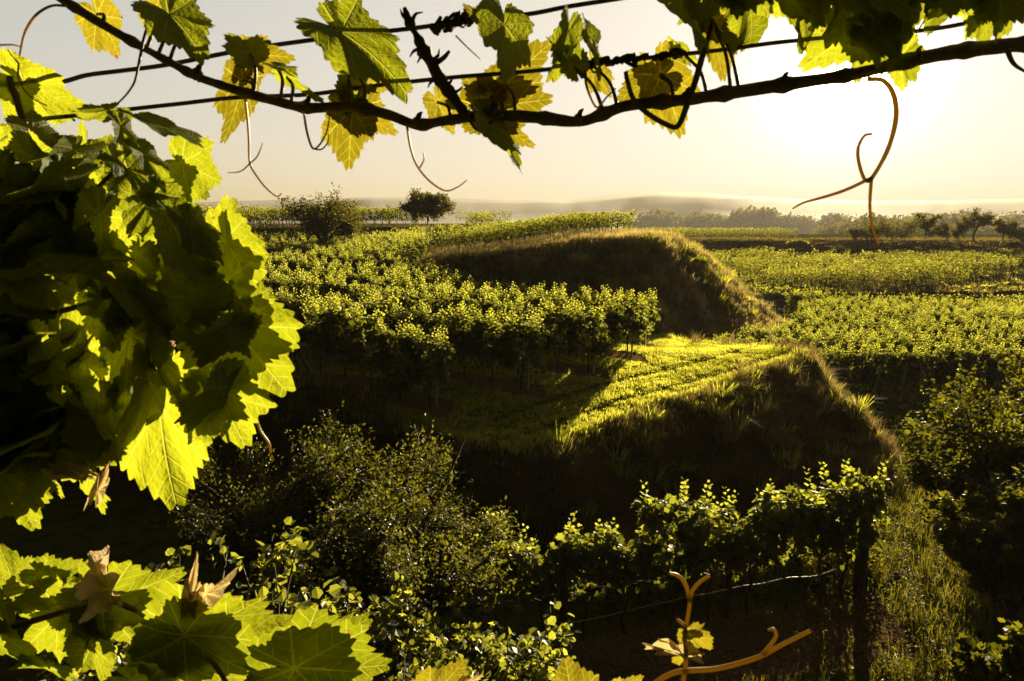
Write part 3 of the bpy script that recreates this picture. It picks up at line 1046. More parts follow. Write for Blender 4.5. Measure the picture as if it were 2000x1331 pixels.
woody_plant('fruit_tree', ground_pt(636, 500, 50), 5.7, 3.1, 3, 'round-crowned fruit tree standing among the vines at the back of the terrace', 'tree', 95, .21, 'oval', 'tree', .34, 11, dens=.22)
woody_plant('bushy_tree', ground_pt(838, 445, 74), 3.6, 2.9, 8, 'low bushy tree on the dark bank behind the terrace', 'tree', 170, .26, 'oval', 'tree', .08, 9)
woody_plant('shrub', ground_pt(762, 440, 78), 2.3, 1.3, 9, 'small pointed shrub on the dark bank between the two trees', 'shrub', 60, .16, 'oval', 'tree', .08, 6, crown='foliage', trunk_name='stems')
# berry bush under the bank
woody_plant('shrub', (-2.2, 10.9, gz(-2.2, 10.9)), 4.3, 2.0, 21, 'big dark elder bush with reddish berry heads below the bank', 'shrub', 190, .075, 'oval', 'bush', .06, 15, berries=60, sx=1.0, crown='foliage', trunk_name='stems')
woody_plant('shrub', (-4.6, 12.2, gz(-4.6, 12.2)), 4.0, 1.9, 22, 'dark bush half hidden behind the near leaves, next to the elder', 'shrub', 170, .075, 'oval', 'bush', .06, 13, berries=30, crown='foliage', trunk_name='stems')
woody_plant('creeper', (-3.55, 7.4, gz(-3.55, 7.4)), 4.0, 1.7, 23, 'round-leaved creeper piled over the slope under the big vine leaves', 'creeper', 34, .12, 'simple', 'vine', .05, 17, crown='foliage', trunk_name='stems', dens=.17)
woody_plant('creeper', (-1.9, 7.6, gz(-1.9, 7.6)), 3.1, 1.25, 24, 'round-leaved creeper in front of the elder bush', 'creeper', 32, .11, 'simple', 'vine', .05, 16, crown='foliage', trunk_name='stems', dens=.17)
woody_plant('creeper', (-0.55, 8.6, gz(-0.55, 8.6)), 2.55, 1.25, 25, 'low creeper spilling along the foot of the slope below the near row', 'creeper', 30, .11, 'simple', 'vine', .05, 15, crown='foliage', trunk_name='stems', dens=.17)
# shrubs on the right
woody_plant('shrub', (12.1, 16.2, gz(12.1, 16.2)), 3.6, 2.1, 31, 'dark overgrown bush at the foot of the big bank', 'shrub', 80, .11, 'simple', 'bush', .05, 12, crown='foliage', trunk_name='stems')
woody_plant('shrub', (14.3, 18.6, gz(14.3, 18.6)), 3.9, 2.3, 32, 'dark bush behind the overgrown one, nearer the low field', 'shrub', 80, .11, 'simple', 'bush', .05, 12, crown='foliage', trunk_name='stems')
woody_plant('shrub', (9.55, 12.0, gz(9.55, 12.0)), 3.1, 1.3, 33, 'tall dark leafy bush beside the weedy slope', 'shrub', 80, .11, 'vine', 'bush', .05, 10, crown='foliage', trunk_name='stems')
woody_plant('shrub', (6.35, 7.6, gz(6.35, 7.6)), 3.35, .85, 34, 'black upright vine bush with a few lit leaves, nearest the camera', 'shrub', 130, .12, 'vine', 'bush', .05, 10, crown='foliage', trunk_name='stems')
woody_plant('shrub', (-3.4, 20.0, gz(-3.4, 20.0)), .8, .55, 35, 'small sunlit vine bush sprouting on the rim of the bank', 'shrub', 26, .11, 'simple', 'vine', .05, 6, crown='foliage', trunk_name='stems')
woody_plant('shrub', (10.9, 14.9, gz(10.9, 14.9)), 2.5, 1.6, 36, 'low dark bush in the gap between the weedy slope and the big bank', 'shrub', 90, .10, 'simple', 'bush', .05, 11, crown='foliage', trunk_name='stems')
# skyline of the opposite hill
for i, (px, py, Y, h, s, lab, nm) in enumerate((
        (1740, 490, 112, 3.4, 4.2, 'broad dark bush at the end of the skyline hedge', 'shrub'), (1805, 486, 118, 4.6, 1.9, 'slim pale tree above the skyline hedge', 'tree'),
        (1848, 490, 112, 2.4, 3.0, 'flat dark bush between the slim tree and the spreading tree', 'shrub'), (1900, 486, 112, 5.0, 2.6, 'spreading dark tree standing out on the skyline', 'tree'),
        (1957, 490, 110, 3.2, 1.9, 'small dark tree past the spreading one on the skyline', 'tree'), (1998, 492, 106, 2.2, 3.0, 'low dark bush at the edge of the skyline hedge', 'shrub'),
        (1680, 492, 118, 1.9, 3.0, 'low bush where the skyline hedge begins', 'shrub'))):
    woody_plant('skyline_' + nm, ground_pt(px, py, Y), h, s, 60 + i, lab, nm, 60, .28, 'oval', 'tree', .2 if nm == 'tree' else .05, 8)


def far_woods():
    """Tree belts in the plain: they read as one mass."""
    rng = np.random.default_rng(91)
    mb = MB()

    def tree(x, y, h, w, z):
        n = 230
        d = rand_unit(rng, n)
        c = np.array((x, y, z + h * .55)) + d * np.array((w, w, h * .5)) * (rng.uniform(.35, 1.0, n) ** .5)[:, None] * rng.uniform(.75, 1.1, n)[:, None]
        leaves(mb, c, rand_unit(rng, n), rand_unit(rng, n), h * .115 * rng.uniform(.6, 1.3, n), 'simple', rng.random(n) * .6)

    def belt(px0, px1, Y, h0, n, hv=.35, dy=40):
        for i in range(n):
            px = rng.uniform(px0, px1)
            y = Y + rng.uniform(-dy, dy)
            x = (px - 1000) / F_PX * y * 1.01
            h = h0 * rng.uniform(1 - hv, 1 + hv) * (0.75 + 0.5 * vnoise(px * .02, Y * .1, 5))
            tree(x, y, h, h * rng.uniform(.45, .8), terrain(np.array([x]), np.array([y]))[0])
    belt(1600, 2250, 620, 21, 190, .25, 60)
    belt(1740, 2300, 800, 24, 150, .25)
    belt(1230, 1720, 1050, 26, 130, .4)
    belt(1560, 2300, 1120, 20, 90, .3, 60)
    belt(1100, 1500, 1180, 14, 50, .5, 100)
    belt(200, 1300, 1240, 12, 60, .5, 90)
    belt(1500, 2300, 1280, 13, 80, .4, 60)
    tag(mb.build('distant_woods', M['tree']), 'hazy belts of woodland across the plain', 'woodland', kind='stuff')


far_woods()

# ------------------------------------------------------------------ grass, weeds
def blades(mb, x, y, length, width, tint, rng, nb=7, splay=.45, mat=0, rad=.06):
    """A tuft of nb bent blades at each point."""
    n = len(x)
    z = terrain(x, y)
    base = np.repeat(np.stack([x, y, z - .02], -1), nb, 0)
    m = n * nb
    a = rng.uniform(0, 2 * np.pi, m)
    d = np.stack([np.cos(a), np.sin(a), np.zeros(m)], -1)
    base = base + d * (rng.random(m) ** .5 * np.repeat(rad, m) if np.ndim(rad) == 0 else rng.random(m) ** .5 * np.repeat(rad, nb))[:, None]
    L = np.repeat(length, nb) * rng.uniform(.55, 1.1, m)
    W = np.repeat(np.broadcast_to(width, (n,)), nb) * rng.uniform(.7, 1.2, m)
    sp = rng.uniform(.05, splay * 1.6, m)
    mid = base + np.stack([d[:, 0] * sp * .35, d[:, 1] * sp * .35, np.full(m, .6)], -1) * L[:, None]
    tip = base + np.stack([d[:, 0] * sp, d[:, 1] * sp, 1.0 - .35 * sp], -1) * L[:, None]
    b = rng.uniform(0, 2 * np.pi, m)
    s = np.stack([np.cos(b), np.sin(b), np.zeros(m)], -1) * W[:, None] * .5
    V = np.stack([base - s, base + s, mid + s * .8, mid - s * .8, tip], 1)
    off = (np.arange(m) * 5)[:, None]
    t = np.repeat(np.clip(np.repeat(tint, nb) + rng.normal(0, .1, m), 0, 1), 5)
    F4 = off + np.array([[0, 1, 2, 3]])
    n0 = mb.n
    mb.add(V.reshape(-1, 3), F4, t, mat, False)
    F3 = off + np.array([[3, 2, 4]]) + n0
    mb.f.append(F3); mb.m.append(np.full(m, mat, dtype=np.int32)); mb.sm.append(np.zeros(m, dtype=bool))


def scatter(rng, x0, x1, y0, y1, dens, cond):
    n = int((x1 - x0) * (y1 - y0) * dens)
    x = rng.uniform(x0, x1, n); y = rng.uniform(y0, y1, n)
    keep = np.abs(x) < 0.80 * y + 1.5
    x, y = x[keep], y[keep]
    z, prt = terrain(x, y, True)
    k = cond(x, y, prt)
    return x[k], y[k], {a: b[k] for a, b in prt.items()}


def grasses():
    rng = np.random.default_rng(7)
    green, dry = MB(), MB()
    # lawn of the verge and grass strips between the rows
    def c_verge(x, y, p):
        return (p['M'] > .93) & (p['U'] < .05) & (soil_mask(x, y) < .45)
    x, y, p = scatter(rng, -12, 12, 15.5, 32, 150, c_verge)
    px_, py_ = (x - .6) * .759 + (y - 18.3) * .651, -(x - .6) * .651 + (y - 18.3) * .759
    trk = np.exp(-((np.abs(py_ - .15 * np.sin(px_ * .5)) - .72) / .17) ** 2) * (px_ > -1)
    kp = rng.random(len(x)) > .72 * trk + .45 * (fbm(x * 1.5, y * 1.5, 66) > .17)
    x, y, trk = x[kp], y[kp], trk[kp]
    p = {a: b[kp] for a, b in p.items()}
    near_rim = (p['M'] < .999)
    blades(green, x, y, (.07 + .08 * rng.random(len(x))) * (1 - .5 * trk) * (1 + 1.2 * np.clip(fbm(x * .9, y * .9, 67), -.2, 1)) + .12 * near_rim, .013, np.clip(.52 + 1.3 * fbm(x * .7, y * .7, 61) + .8 * fbm(x * 2.6, y * 2.6, 63) + .12 * rng.normal(size=len(x)), 0, 1), rng, 8, .55, rad=.09)
    def c_strip(x, y, p):
        return (p['M'] > .95) & (p['U'] < .05) & (soil_mask(x, y) < .3) & (x < np.interp(y, [16, 20, 23, 26, 30], [-2.4, .3, 4, 6, 5.8]))
    x, y, p = scatter(rng, -12, 7, 16, 30, 14, c_strip)
    blades(green, x, y, .15 + .22 * rng.random(len(x)), .012, .5 + .3 * rng.random(len(x)), rng, 6, .6, rad=.08)
    # rim fringe: taller grass that catches the light
    def c_rim(x, y, p):
        return (p['M'] > .72) & (p['M'] < .995) & (y < 32)
    x, y, p = scatter(rng, -14, 15, 14.5, 31, 26, c_rim)
    blades(green, x, y, .15 + .28 * rng.random(len(x)), .010, .5 + .4 * rng.random(len(x)), rng, 7, .6, rad=.10)
    # bank face
    def c_bank(x, y, p):
        return (p['M'] > .03) & (p['M'] < .9) & (y < 32) & (fbm(x * .9, y * .9, 71) > -.08)
    x, y, p = scatter(rng, -14, 15, 13.5, 31, 30, c_bank)
    cl = fbm(x * .8, y * .8, 72)
    blades(dry, x, y, .16 + .35 * rng.random(len(x)) + 1.3 * np.clip(cl, 0, 1), .010, np.clip(.3 + cl + .35 * rng.random(len(x)), 0, 1), rng, 9, .8, rad=.13)
    x, y, p = scatter(rng, -14, 15, 13.5, 31, .75, lambda x, y, p: (p['M'] > .08) & (p['M'] < .97) & (y < 31))
    blades(dry, x, y, .5 + .5 * rng.random(len(x)), .012, .45 + .45 * rng.random(len(x)), rng, 80, .75, rad=.16)
    x, y, p = scatter(rng, -14, 15, 13.5, 31, 1.0, lambda x, y, p: (p['M'] > .05) & (p['M'] < .93) & (y < 31))
    blades(green, x, y, .3 + .4 * rng.random(len(x)), .02, .1 + .4 * rng.random(len(x)), rng, 40, 1.0, rad=.22)
    # right shoulder, dry and glowing
    def c_sh(x, y, p):
        return (p['M'] > .1) & (p['M'] < .98) & (y < 31) & (x > 9.0)
    x, y, p = scatter(rng, 9, 15, 18.5, 30, 45, c_sh)
    blades(dry, x, y, .22 + .4 * rng.random(len(x)), .009, .45 + .5 * rng.random(len(x)), rng, 8, .6, rad=.10)
    # mound and upper bank
    def c_up(x, y, p):
        return (p['U'] > .02) & (p['U'] < .999) & (p['T'] < .05)
    mnd = MB()
    x, y, p = scatter(rng, -14, 24, 31, 70, 44, c_up)
    cl = fbm(x * .35, y * .35, 73)
    blades(mnd, x, y, .20 + .38 * rng.random(len(x)), .028, np.clip(.18 + cl * 1.9 + .9 * fbm(x * 1.4, y * 1.4, 74) + .35 * rng.random(len(x)) + .25 * (p['U'] > .8), 0, 1), rng, 8, .6, rad=.16)  # paler towards the rim, its sunlight put into the colour
    x, y, p = scatter(rng, -8, 20, 31, 60, .5, lambda x, y, p: (p['U'] > .05) & (p['U'] < .97))
    blades(green, x, y, .35 + .5 * rng.random(len(x)), .04, .05 + .35 * rng.random(len(x)), rng, 45, 1.1, rad=.3)
    x, y, p = scatter(rng, -8, 20, 31, 60, .35, lambda x, y, p: (p['U'] > .05) & (p['U'] < .97))
    blades(mnd, x, y, .6 + .5 * rng.random(len(x)), .03, .3 + .5 * rng.random(len(x)), rng, 60, .9, rad=.25)
    def c_top(x, y, p):
        return (p['U'] > .98) & (p['T'] < .05)
    x, y, p = scatter(rng, -8, 12, 38.5, 58, 10, c_top)
    blades(mnd, x, y, .25 + .4 * rng.random(len(x)), .018, .5 + .4 * rng.random(len(x)), rng, 8, .5, rad=.16)
    # dark bank of the highest terrace
    def c_t(x, y, p):
        return (p['T'] > .02) & (p['T'] < .999)
    x, y, p = scatter(rng, -45, 4, 58, 108, 5, c_t)
    blades(green, x, y, .35 + .5 * rng.random(len(x)), .03, .15 + .5 * rng.random(len(x)), rng, 9, .6, rad=.25)
    # valley ground, thin cover
    def c_val(x, y, p):
        return (p['M'] < .02) & (p['U'] < .02) & (p['bank'] < .5) & (soil_mask(x, y) < .5)
    x, y, p = scatter(rng, 9, 60, 24, 105, 2.6, c_val)
    blades(green, x, y, .12 + .22 * rng.random(len(x)), .03, .45 + .4 * rng.random(len(x)), rng, 7, .7, rad=.22)
    def c_far(x, y, p):
        return (p['R'] > .02) | (p['W'] > .02)
    x, y, p = scatter(rng, 14, 110, 58, 125, 1.6, c_far)
    blades(dry, x, y, .2 + .35 * rng.random(len(x)), .04, .2 + .5 * rng.random(len(x)), rng, 8, .7, rad=.3)
    # low ground round the near row
    def c_low(x, y, p):
        return (p['M'] < .05) & (p['C'] < .35) & (soil_mask(x, y) < .55 + .5 * (fbm(x * 1.2, y * 1.2, 77) > .05))
    x, y, p = scatter(rng, -7, 14, 8, 22, 34, c_low)
    right = x > 5.5 + .1 * y
    cl = fbm(x * .6, y * .6, 78)
    lowg = MB()
    blades(lowg, x, y, (.12 + .22 * rng.random(len(x))) * (1 + .9 * right + np.clip(cl * 2, -.3, .8)), .010, np.clip(.4 + cl + .3 * rng.random(len(x)), 0, 1), rng, 7, .6, rad=.10)
    tag(green.build('meadow_grass', M['grass']), 'green grass on the verge, the rims and the valley ground', 'grass', kind='stuff')
    tag(lowg.build('shade_dimmed_grass', M['rough']), 'rough olive grass on the low ground round the near row, shade painted in', 'grass', kind='stuff')
    tag(dry.build('bank_grass', M['dry']), 'long dark dry grass covering the near banks', 'grass', kind='stuff')
    tag(mnd.build('mound_grass', M['mound']), 'pale dry grass covering the mound and the upper bank', 'grass', kind='stuff')


grasses()


def weeds():
    """Leafy weeds on the low ground to the right and under the near row."""
    rng = np.random.default_rng(17)
    mb = MB()
    def c(x, y, p):
        return (p['M'] < .05) & (p['C'] < .5) & ((x > 6.0) | (rng.random(len(x)) < .12)) & (fbm(x * .5, y * .5, 85) > -.12)
    x, y, p = scatter(rng, -5, 14, 7.5, 18, 9, c)
    z = terrain(x, y)
    for i in range(len(x)):
        h = rng.uniform(.25, .95) * (1.15 if x[i] > 7.5 else .8)
        n = int(26 * h) + 6
        t = rng.random(n)
        lean = rng.normal(0, .12, 2)
        a = rng.uniform(0, 2 * np.pi, n)
        P = np.stack([x[i] + lean[0] * t * h, y[i] + lean[1] * t * h, z[i] + t * h], -1)
        A = np.stack([np.cos(a), np.sin(a), rng.uniform(-.2, .9, n)], -1)
        leaves(mb, P + A * .03, A, np.stack([rng.normal(0, .5, n), rng.normal(0, .5, n), np.ones(n)], -1), (.035 + .06 * (1 - t)) * rng.uniform(.7, 1.3, n), 'oval', np.clip(rng.normal(.5, .2, n), 0, 1))
    x = rng.uniform(1.5, 8.5, 330)
    y = 11.4 + .254 * x + rng.uniform(.5, 2.6, 330)
    z = terrain(x, y)
    for i in range(len(x)):
        h = rng.uniform(.55, 1.25)
        n = int(44 * h)
        t = rng.random(n)
        lean = rng.normal(0, .14, 2)
        a = rng.uniform(0, 2 * np.pi, n)
        P = np.stack([x[i] + lean[0] * t * h, y[i] + lean[1] * t * h, z[i] + t * h], -1)
        A = np.stack([np.cos(a), np.sin(a), rng.uniform(.2, 1.4, n)], -1)
        leaves(mb, P + A * .03, A, np.stack([rng.normal(0, .5, n), rng.normal(0, .5, n), np.ones(n)], -1), (.05 + .07 * (1 - t)) * rng.uniform(.7, 1.3, n), 'oval', np.clip(rng.normal(.75, .2, n), 0, 1))
    tag(mb.build('weeds', M['rough']), 'tall leafy weeds on the low slope beside the near row', 'weeds', kind='stuff')


weeds()

# ------------------------------------------------------------------ the vine the photograph looks through
def leaf_outline(th, seed):
    """Radius of a grape leaf in direction th from its tip axis (0 = tip, pi = petiole)."""
    rng = np.random.default_rng(seed)
    a = np.abs(th)
    j = rng.uniform(.92, 1.08, 8)
    ka = np.radians([0, 9, 26, 38, 51, 66, 80, 92, 106, 122, 138, 152, 166, 180])
    kr = np.array([1.0, .89, .72 * j[0], .73, .84 * j[1], .76, .62 * j[2], .62, .66 * j[3], .60, .52 * j[4], .47, .36, .06])
    r = np.interp(a, ka, kr)
    # serrate margin
    nt = 15
    ph = (a / np.pi * nt) % 1.0
    tooth = np.where(ph < .35, ph / .35, (1 - ph) / .65)
    big = .6 + .4 * np.cos(a / np.pi * nt * np.pi * .5) ** 2
    r = r * (1 + .13 * (tooth - .5) * big * (a < np.radians(168)))
    asym = 1 + .05 * np.sin(th * 2 + seed) + .04 * np.sin(th * 3 + 2 * seed)
    return r * asym


def leaf_mesh(seed, mat, curl=1.0, dry=False):
    rng = np.random.default_rng(seed)
    nA, nR = 150, 7
    th = np.linspace(-np.pi, np.pi, nA, endpoint=False)
    R = leaf_outline(th, seed)
    ph = rng.uniform(0, 6.28, 6)
    V = [(0, 0, 0)]
    UV = [(0, 0)]
    for i in range(1, nR + 1):
        f = (i / nR)
        for t, r in zip(th, R):
            rr = f * r
            if i < nR:
                rr = f * (r * (f ** 1.5) + (1 - f ** 1.5) * (.62 + .2 * math.cos(t)))
            x, y = rr * math.sin(t), rr * math.cos(t)
            a = abs(t)
            veins = np.array((0, .87, 1.8, 2.5))
            dv = np.min(np.abs(a - veins))
            z = curl * (-.10 * min(dv, .4) * rr + .16 * abs(x) - .16 * rr ** 2 * (.6 + .6 * math.cos(t + ph[5])) + .07 * rr ** 2 * math.sin(5 * t + ph[0]) + .05 * rr * math.sin(3 * t + ph[1]) + .03 * rr ** 2 * math.sin(11 * t + ph[2]))
            z += curl * (.25 * math.sin(ph[3]) * x * abs(x) + .16 * math.sin(ph[4]) * y * y * (y > 0))
            if dry:
                k = 1 + 2.2 * rr
                z += .25 * math.sin(7 * t + ph[0]) * rr + .2 * math.sin(13 * t) * rr * rr
                x *= 1 - .45 * rr; 
                z += .5 * x * x * 3
            V.append((x, y, z)); UV.append((rr * math.sin(t), rr * math.cos(t)))
    F3, F4 = [], []
    for j in range(nA):
        F3.append((0, 1 + j, 1 + (j + 1) % nA))
    for i in range(nR - 1):
        for j in range(nA):
            a = 1 + i * nA + j; b = 1 + i * nA + (j + 1) % nA
            F4.append((a, a + nA, b + nA, b))
    mb = MB()
    mb.add(V, F3, 0, 0, True)
    mb.f.append(np.array(F4)); mb.m.append(np.zeros(len(F4), dtype=np.int32)); mb.sm.append(np.ones(len(F4), dtype=bool))
    me = mb.mesh('vine_leaf_blade', mat)
    uvl = me.uv_layers.new(name='blade')
    idx = np.empty(len(me.loops), dtype=np.int32); me.loops.foreach_get('vertex_index', idx)
    uvl.data.foreach_set('uv', np.array(UV, dtype=np.float32)[idx].ravel())
    return me


LEAF = [leaf_mesh(100 + i, M['leaf'], 1.0 + .15 * (i % 3)) for i in range(8)]
LEAF_Y = [leaf_mesh(200 + i, M['leaf_y'], 1.0) for i in range(4)]
LEAF_N = [leaf_mesh(400 + i, M['leaf_n'], 1.1) for i in range(5)]
LEAF_D = [leaf_mesh(300 + i, M['dry_leaf'], 1.6, True) for i in range(3)]
lr = np.random.default_rng(4)
SCALE = 0.9


def fore_root(px, py, Y, label, cat='vine', name='vine_shoot', group=None):
    return empty(name, at(px, py, Y), label, cat, group)


def put_leaf(root, j, t, D, yaw=None, pitch=None, kind='g', w=1.0, label=None):
    """Leaf with its petiole junction at pixel j, its tip at pixel t, at distance D; yaw turns it about its midrib (deg), pitch tips it away."""
    yaw = lr.normal(0, 16) if yaw is None else yaw
    pitch = lr.normal(0, 16) if pitch is None else pitch
    pj = at(j[0], j[1], D)
    pt = at(t[0], t[1], D)
    a = (pt - pj)
    L = a.length
    a.normalize()
    back = Vector((0, -CP, SP)) * 1.0           # roughly towards the camera
    n = (back - a * back.dot(a)).normalized()
    s = a.cross(n)
    if yaw == 'k':                               # the blade lies along the sunlight and stays dark
        n = a.cross(SUN_DIR).normalized()
        view = (Vector((0, 0, CZ)) - pj).normalized()
        if n.dot(view) < 0: n = -n
        w = w / max(.45, n.dot(view))
        s = a.cross(n)
        yaw, pitch = float(lr.normal(0, 4)), 0.0
    R = Matrix((s, a, n)).transposed()
    R = R @ Matrix.Rotation(math.radians(pitch), 3, 'X')
    R = R @ Matrix.Rotation(math.radians(yaw), 3, 'Y')
    L = .96 * L / max(.5, math.cos(math.radians(pitch)))
    w = w * .82 * SCALE
    L = L * SCALE
    pool = {'g': LEAF, 'y': LEAF_Y, 'd': LEAF_D, 'n': LEAF_N}[kind]
    me = pool[int(lr.integers(len(pool)))]
    o = link('leaf', me, root)
    o.matrix_basis = Matrix.Translation(pj - root.location) @ (R @ Matrix.Diagonal((L * w, L, L))).to_4x4()
    if kind == 'd':
        o['label'] = 'dry curled brown leaf'
    return o


def put_tube(root, name, pts, D, r_px, mat, n=7, k=7, dz=None, knots=0.0):
    """Tube through pixel points at distance D (number or list), radius in photo pixels."""
    Ds = D if isinstance(D, (list, tuple)) else [D] * len(pts)
    W = [np.array(at(p[0], p[1], d)) for p, d in zip(pts, Ds)]
    W = catmull(W, n)
    r = np.array(r_px if isinstance(r_px, (list, tuple)) else [r_px], dtype=float) * np.mean(Ds) / F_PX
    rr = np.interp(np.linspace(0, 1, len(W)), np.linspace(0, 1, len(r)), r) if len(r) > 1 else np.full(len(W), r[0])
    if knots == .06:
        ln = np.concatenate(([0], np.cumsum(np.linalg.norm(np.diff(W, axis=0), axis=1))))
        nd = np.abs((ln / .085) % 1 - .5)
        rr = rr * (1 + .38 * np.exp(-(nd / .09) ** 2))
    if knots:
        g = np.random.default_rng(len(W))
        rr = rr * (1 + knots * np.convolve(g.normal(0, 1, len(W)), [.3, .6, .3], 'same'))
    mb = MB()
    off = np.array(root.location) if root is not None else 0
    tube(mb, W - off, rr, k)
    return mb.build(name, mat, root)


# --- trellis wires
w1 = put_tube(None, 'trellis_wire', [(-60, 178), (-10, 172), (110, 162), (170, 147), (240, 138), (330, 126), (480, 97), (650, 73), (810, 55), (900, 42), (1030, 28), (1110, 13), (1230, -6), (1320, -22)], 1.04, 4.2, M['wire'])
tag(w1, 'upper rusty wire the vine climbs along, leaving through the top of the picture', 'wire')
w2 = put_tube(None, 'trellis_wire', [(60, 236), (130, 228), (250, 214), (350, 203), (460, 191), (600, 185), (700, 172), (800, 160), (900, 150), (1050, 138), (1190, 121), (1400, 99), (1530, 82), (1700, 68), (1800, 60), (1890, 45), (1960, 26), (2060, 0)], 1.03, 4.0, M['wire'])
tag(w2, 'lower rusty wire running across the leaves to the sunlit corner', 'wire')


def coils(wire, pts, D, seed, n=40, r=14):
    g = np.random.default_rng(seed)
    mb = MB()
    for rep in range(3):
        P = []
        for i in range(n):
            t = i / (n - 1)
            c = np.array(at(np.interp(t ** (1 + .3 * rep), [0, 1], [pts[0][0], pts[1][0]]), np.interp(t, [0, 1], [pts[0][1], pts[1][1]]), D))
            a = i * 1.5 + rep * 2 + g.normal(0, .5)
            rad = r * D / F_PX * g.uniform(.15, 1.35) * (.6 + .5 * math.sin(i * .9 + seed))
            P.append(c + np.array((g.normal(0, .6) * rad, math.cos(a) * rad, math.sin(a) * rad)))
        tube(mb, catmull(P, 3), (2.2 + 1.6 * rep) * D / F_PX, 5)
    mb.build('dried_tendril', M['bark'], wire)


coils(w1, ((855, 50), (935, 38)), 1.04, 1, 26, 15)
coils(w2, ((1125, 132), (1262, 112)), 1.03, 2, 34, 11)
coils(w2, ((1280, 112), (1330, 106)), 1.03, 3, 14, 8)

# --- top shoot
top = fore_root(815, 243, 1.0, 'long vine cane with lit leaves and tendrils arching across the sky')
put_tube(top, 'cane', [(90, -20), (130, 5), (200, 48), (270, 88), (330, 121), (385, 150), (430, 166), (480, 182), (540, 198), (600, 211), (690, 209), (760, 225), (815, 244), (870, 236), (960, 226),
                       (1050, 230), (1130, 238), (1180, 222), (1230, 206), (1340, 195), (1400, 186), (1530, 166), (1640, 150), (1700, 138), (1790, 116), (1870, 101), (2000, 86), (2080, 78)],
         1.0, [7, 8, 7, 8, 9, 10, 9, 11, 10, 11, 12, 11, 13, 14], M['cane'], 7, 10, knots=.06)
put_tube(top, 'old_shoot', [(790, 15), (800, 45), (815, 72), (828, 100), (845, 128), (862, 160), (885, 190), (905, 218), (915, 232)], .99, [4, 10, 8, 12, 10, 12, 10, 8, 6], M['bark'], 5, 8, knots=.22)
put_tube(top, 'old_shoot', [(850, 125), (868, 112), (878, 100)], .99, [6, 5, 3], M['bark'], 4, 6)
for (x0, y0), (x1, y1), (x2, y2) in (((797, 40), (786, 30), (782, 18)), ((805, 40), (812, 28), (826, 24)), ((822, 95), (808, 100), (800, 112)), ((842, 120), (856, 108), (858, 96)), ((858, 150), (842, 160), (836, 172)), ((880, 182), (894, 178), (904, 168)), ((836, 108), (822, 112), (815, 124)), ((868, 168), (880, 160), (884, 150))):
    put_tube(top, 'bark_strip', [(x0, y0), (x1, y1), (x2, y2)], .985, [4.5, 3, 1], M['bark'], 4, 5)
for px_, py_ in ((385, 150), (600, 211), (815, 244), (960, 226), (1130, 238), (1340, 195), (1530, 166), (1790, 116)):
    put_tube(top, 'node', [(px_ - 9, py_ + 1), (px_, py_ - 3), (px_ + 9, py_ - 1)], .997, [7, 14, 7], M['cane'], 4, 8)
    put_tube(top, 'node', [(px_, py_ - 6), (px_ + 4, py_ - 19), (px_ + 10, py_ - 25)], .992, [6, 5, 1.5], M['bark'], 4, 6)
put_tube(top, 'petiole', [(1392, 38), (1385, 70), (1372, 110), (1358, 160), (1345, 195), (1335, 225), (1322, 248), (1300, 243), (1265, 222), (1238, 195), (1226, 160), (1222, 140)], .985, [4, 6, 6, 5, 5, 4], M['cane'])
for pts, r in ((((130, 12), (100, 12), (70, 30), (50, 60), (42, 90), (36, 130), (38, 160), (60, 190), (92, 207)), 3.2), (((-20, 84), (0, 88), (25, 88), (41, 92)), 3),
               (((305, 25), (290, 50), (280, 80), (276, 100), (270, 130), (263, 160), (247, 185), (222, 210)), 4), (((478, 185), (483, 230), (486, 270), (488, 318), (502, 345), (520, 368), (540, 384), (550, 378)), 3.2),
               (((488, 320), (470, 335), (445, 338)), 2.2), (((488, 320), (503, 305), (513, 279)), 2.2), (((593, 218), (600, 260), (612, 291), (630, 275), (640, 250), (645, 215)), 3),
               (((612, 291), (628, 292), (640, 278), (641, 260)), 2.2), (((795, 248), (802, 290), (815, 325), (840, 355), (870, 373), (895, 365), (912, 352)), 3),
               (((820, 328), (828, 312), (826, 295)), 2.2), (((915, 215), (920, 240), (935, 256), (952, 255)), 4.5), (((890, 70), (915, 95), (938, 116)), 2.2), (((1143, 138), (1146, 170), (1165, 210), (1185, 190), (1203, 173)), 3.6),
               (((1695, 155), (1725, 158), (1745, 185), (1750, 230), (1735, 290), (1705, 345), (1690, 352), (1678, 320), (1676, 290), (1688, 266), (1703, 262)), 6.3),
               (((1702, 348), (1650, 372), (1600, 388), (1570, 396), (1548, 408)), 4.2), (((1702, 348), (1699, 400), (1703, 440), (1716, 478)), 4.2), (((1966, 95), (1980, 125), (2010, 145)), 6)):
    put_tube(top, 'tendril', pts, .985, [r * .8, r * .7, r * .55, r * .35], M['tendril'] if r < 3.7 or r > 6.2 or r == 4.2 else M['cane'], 6, 6)
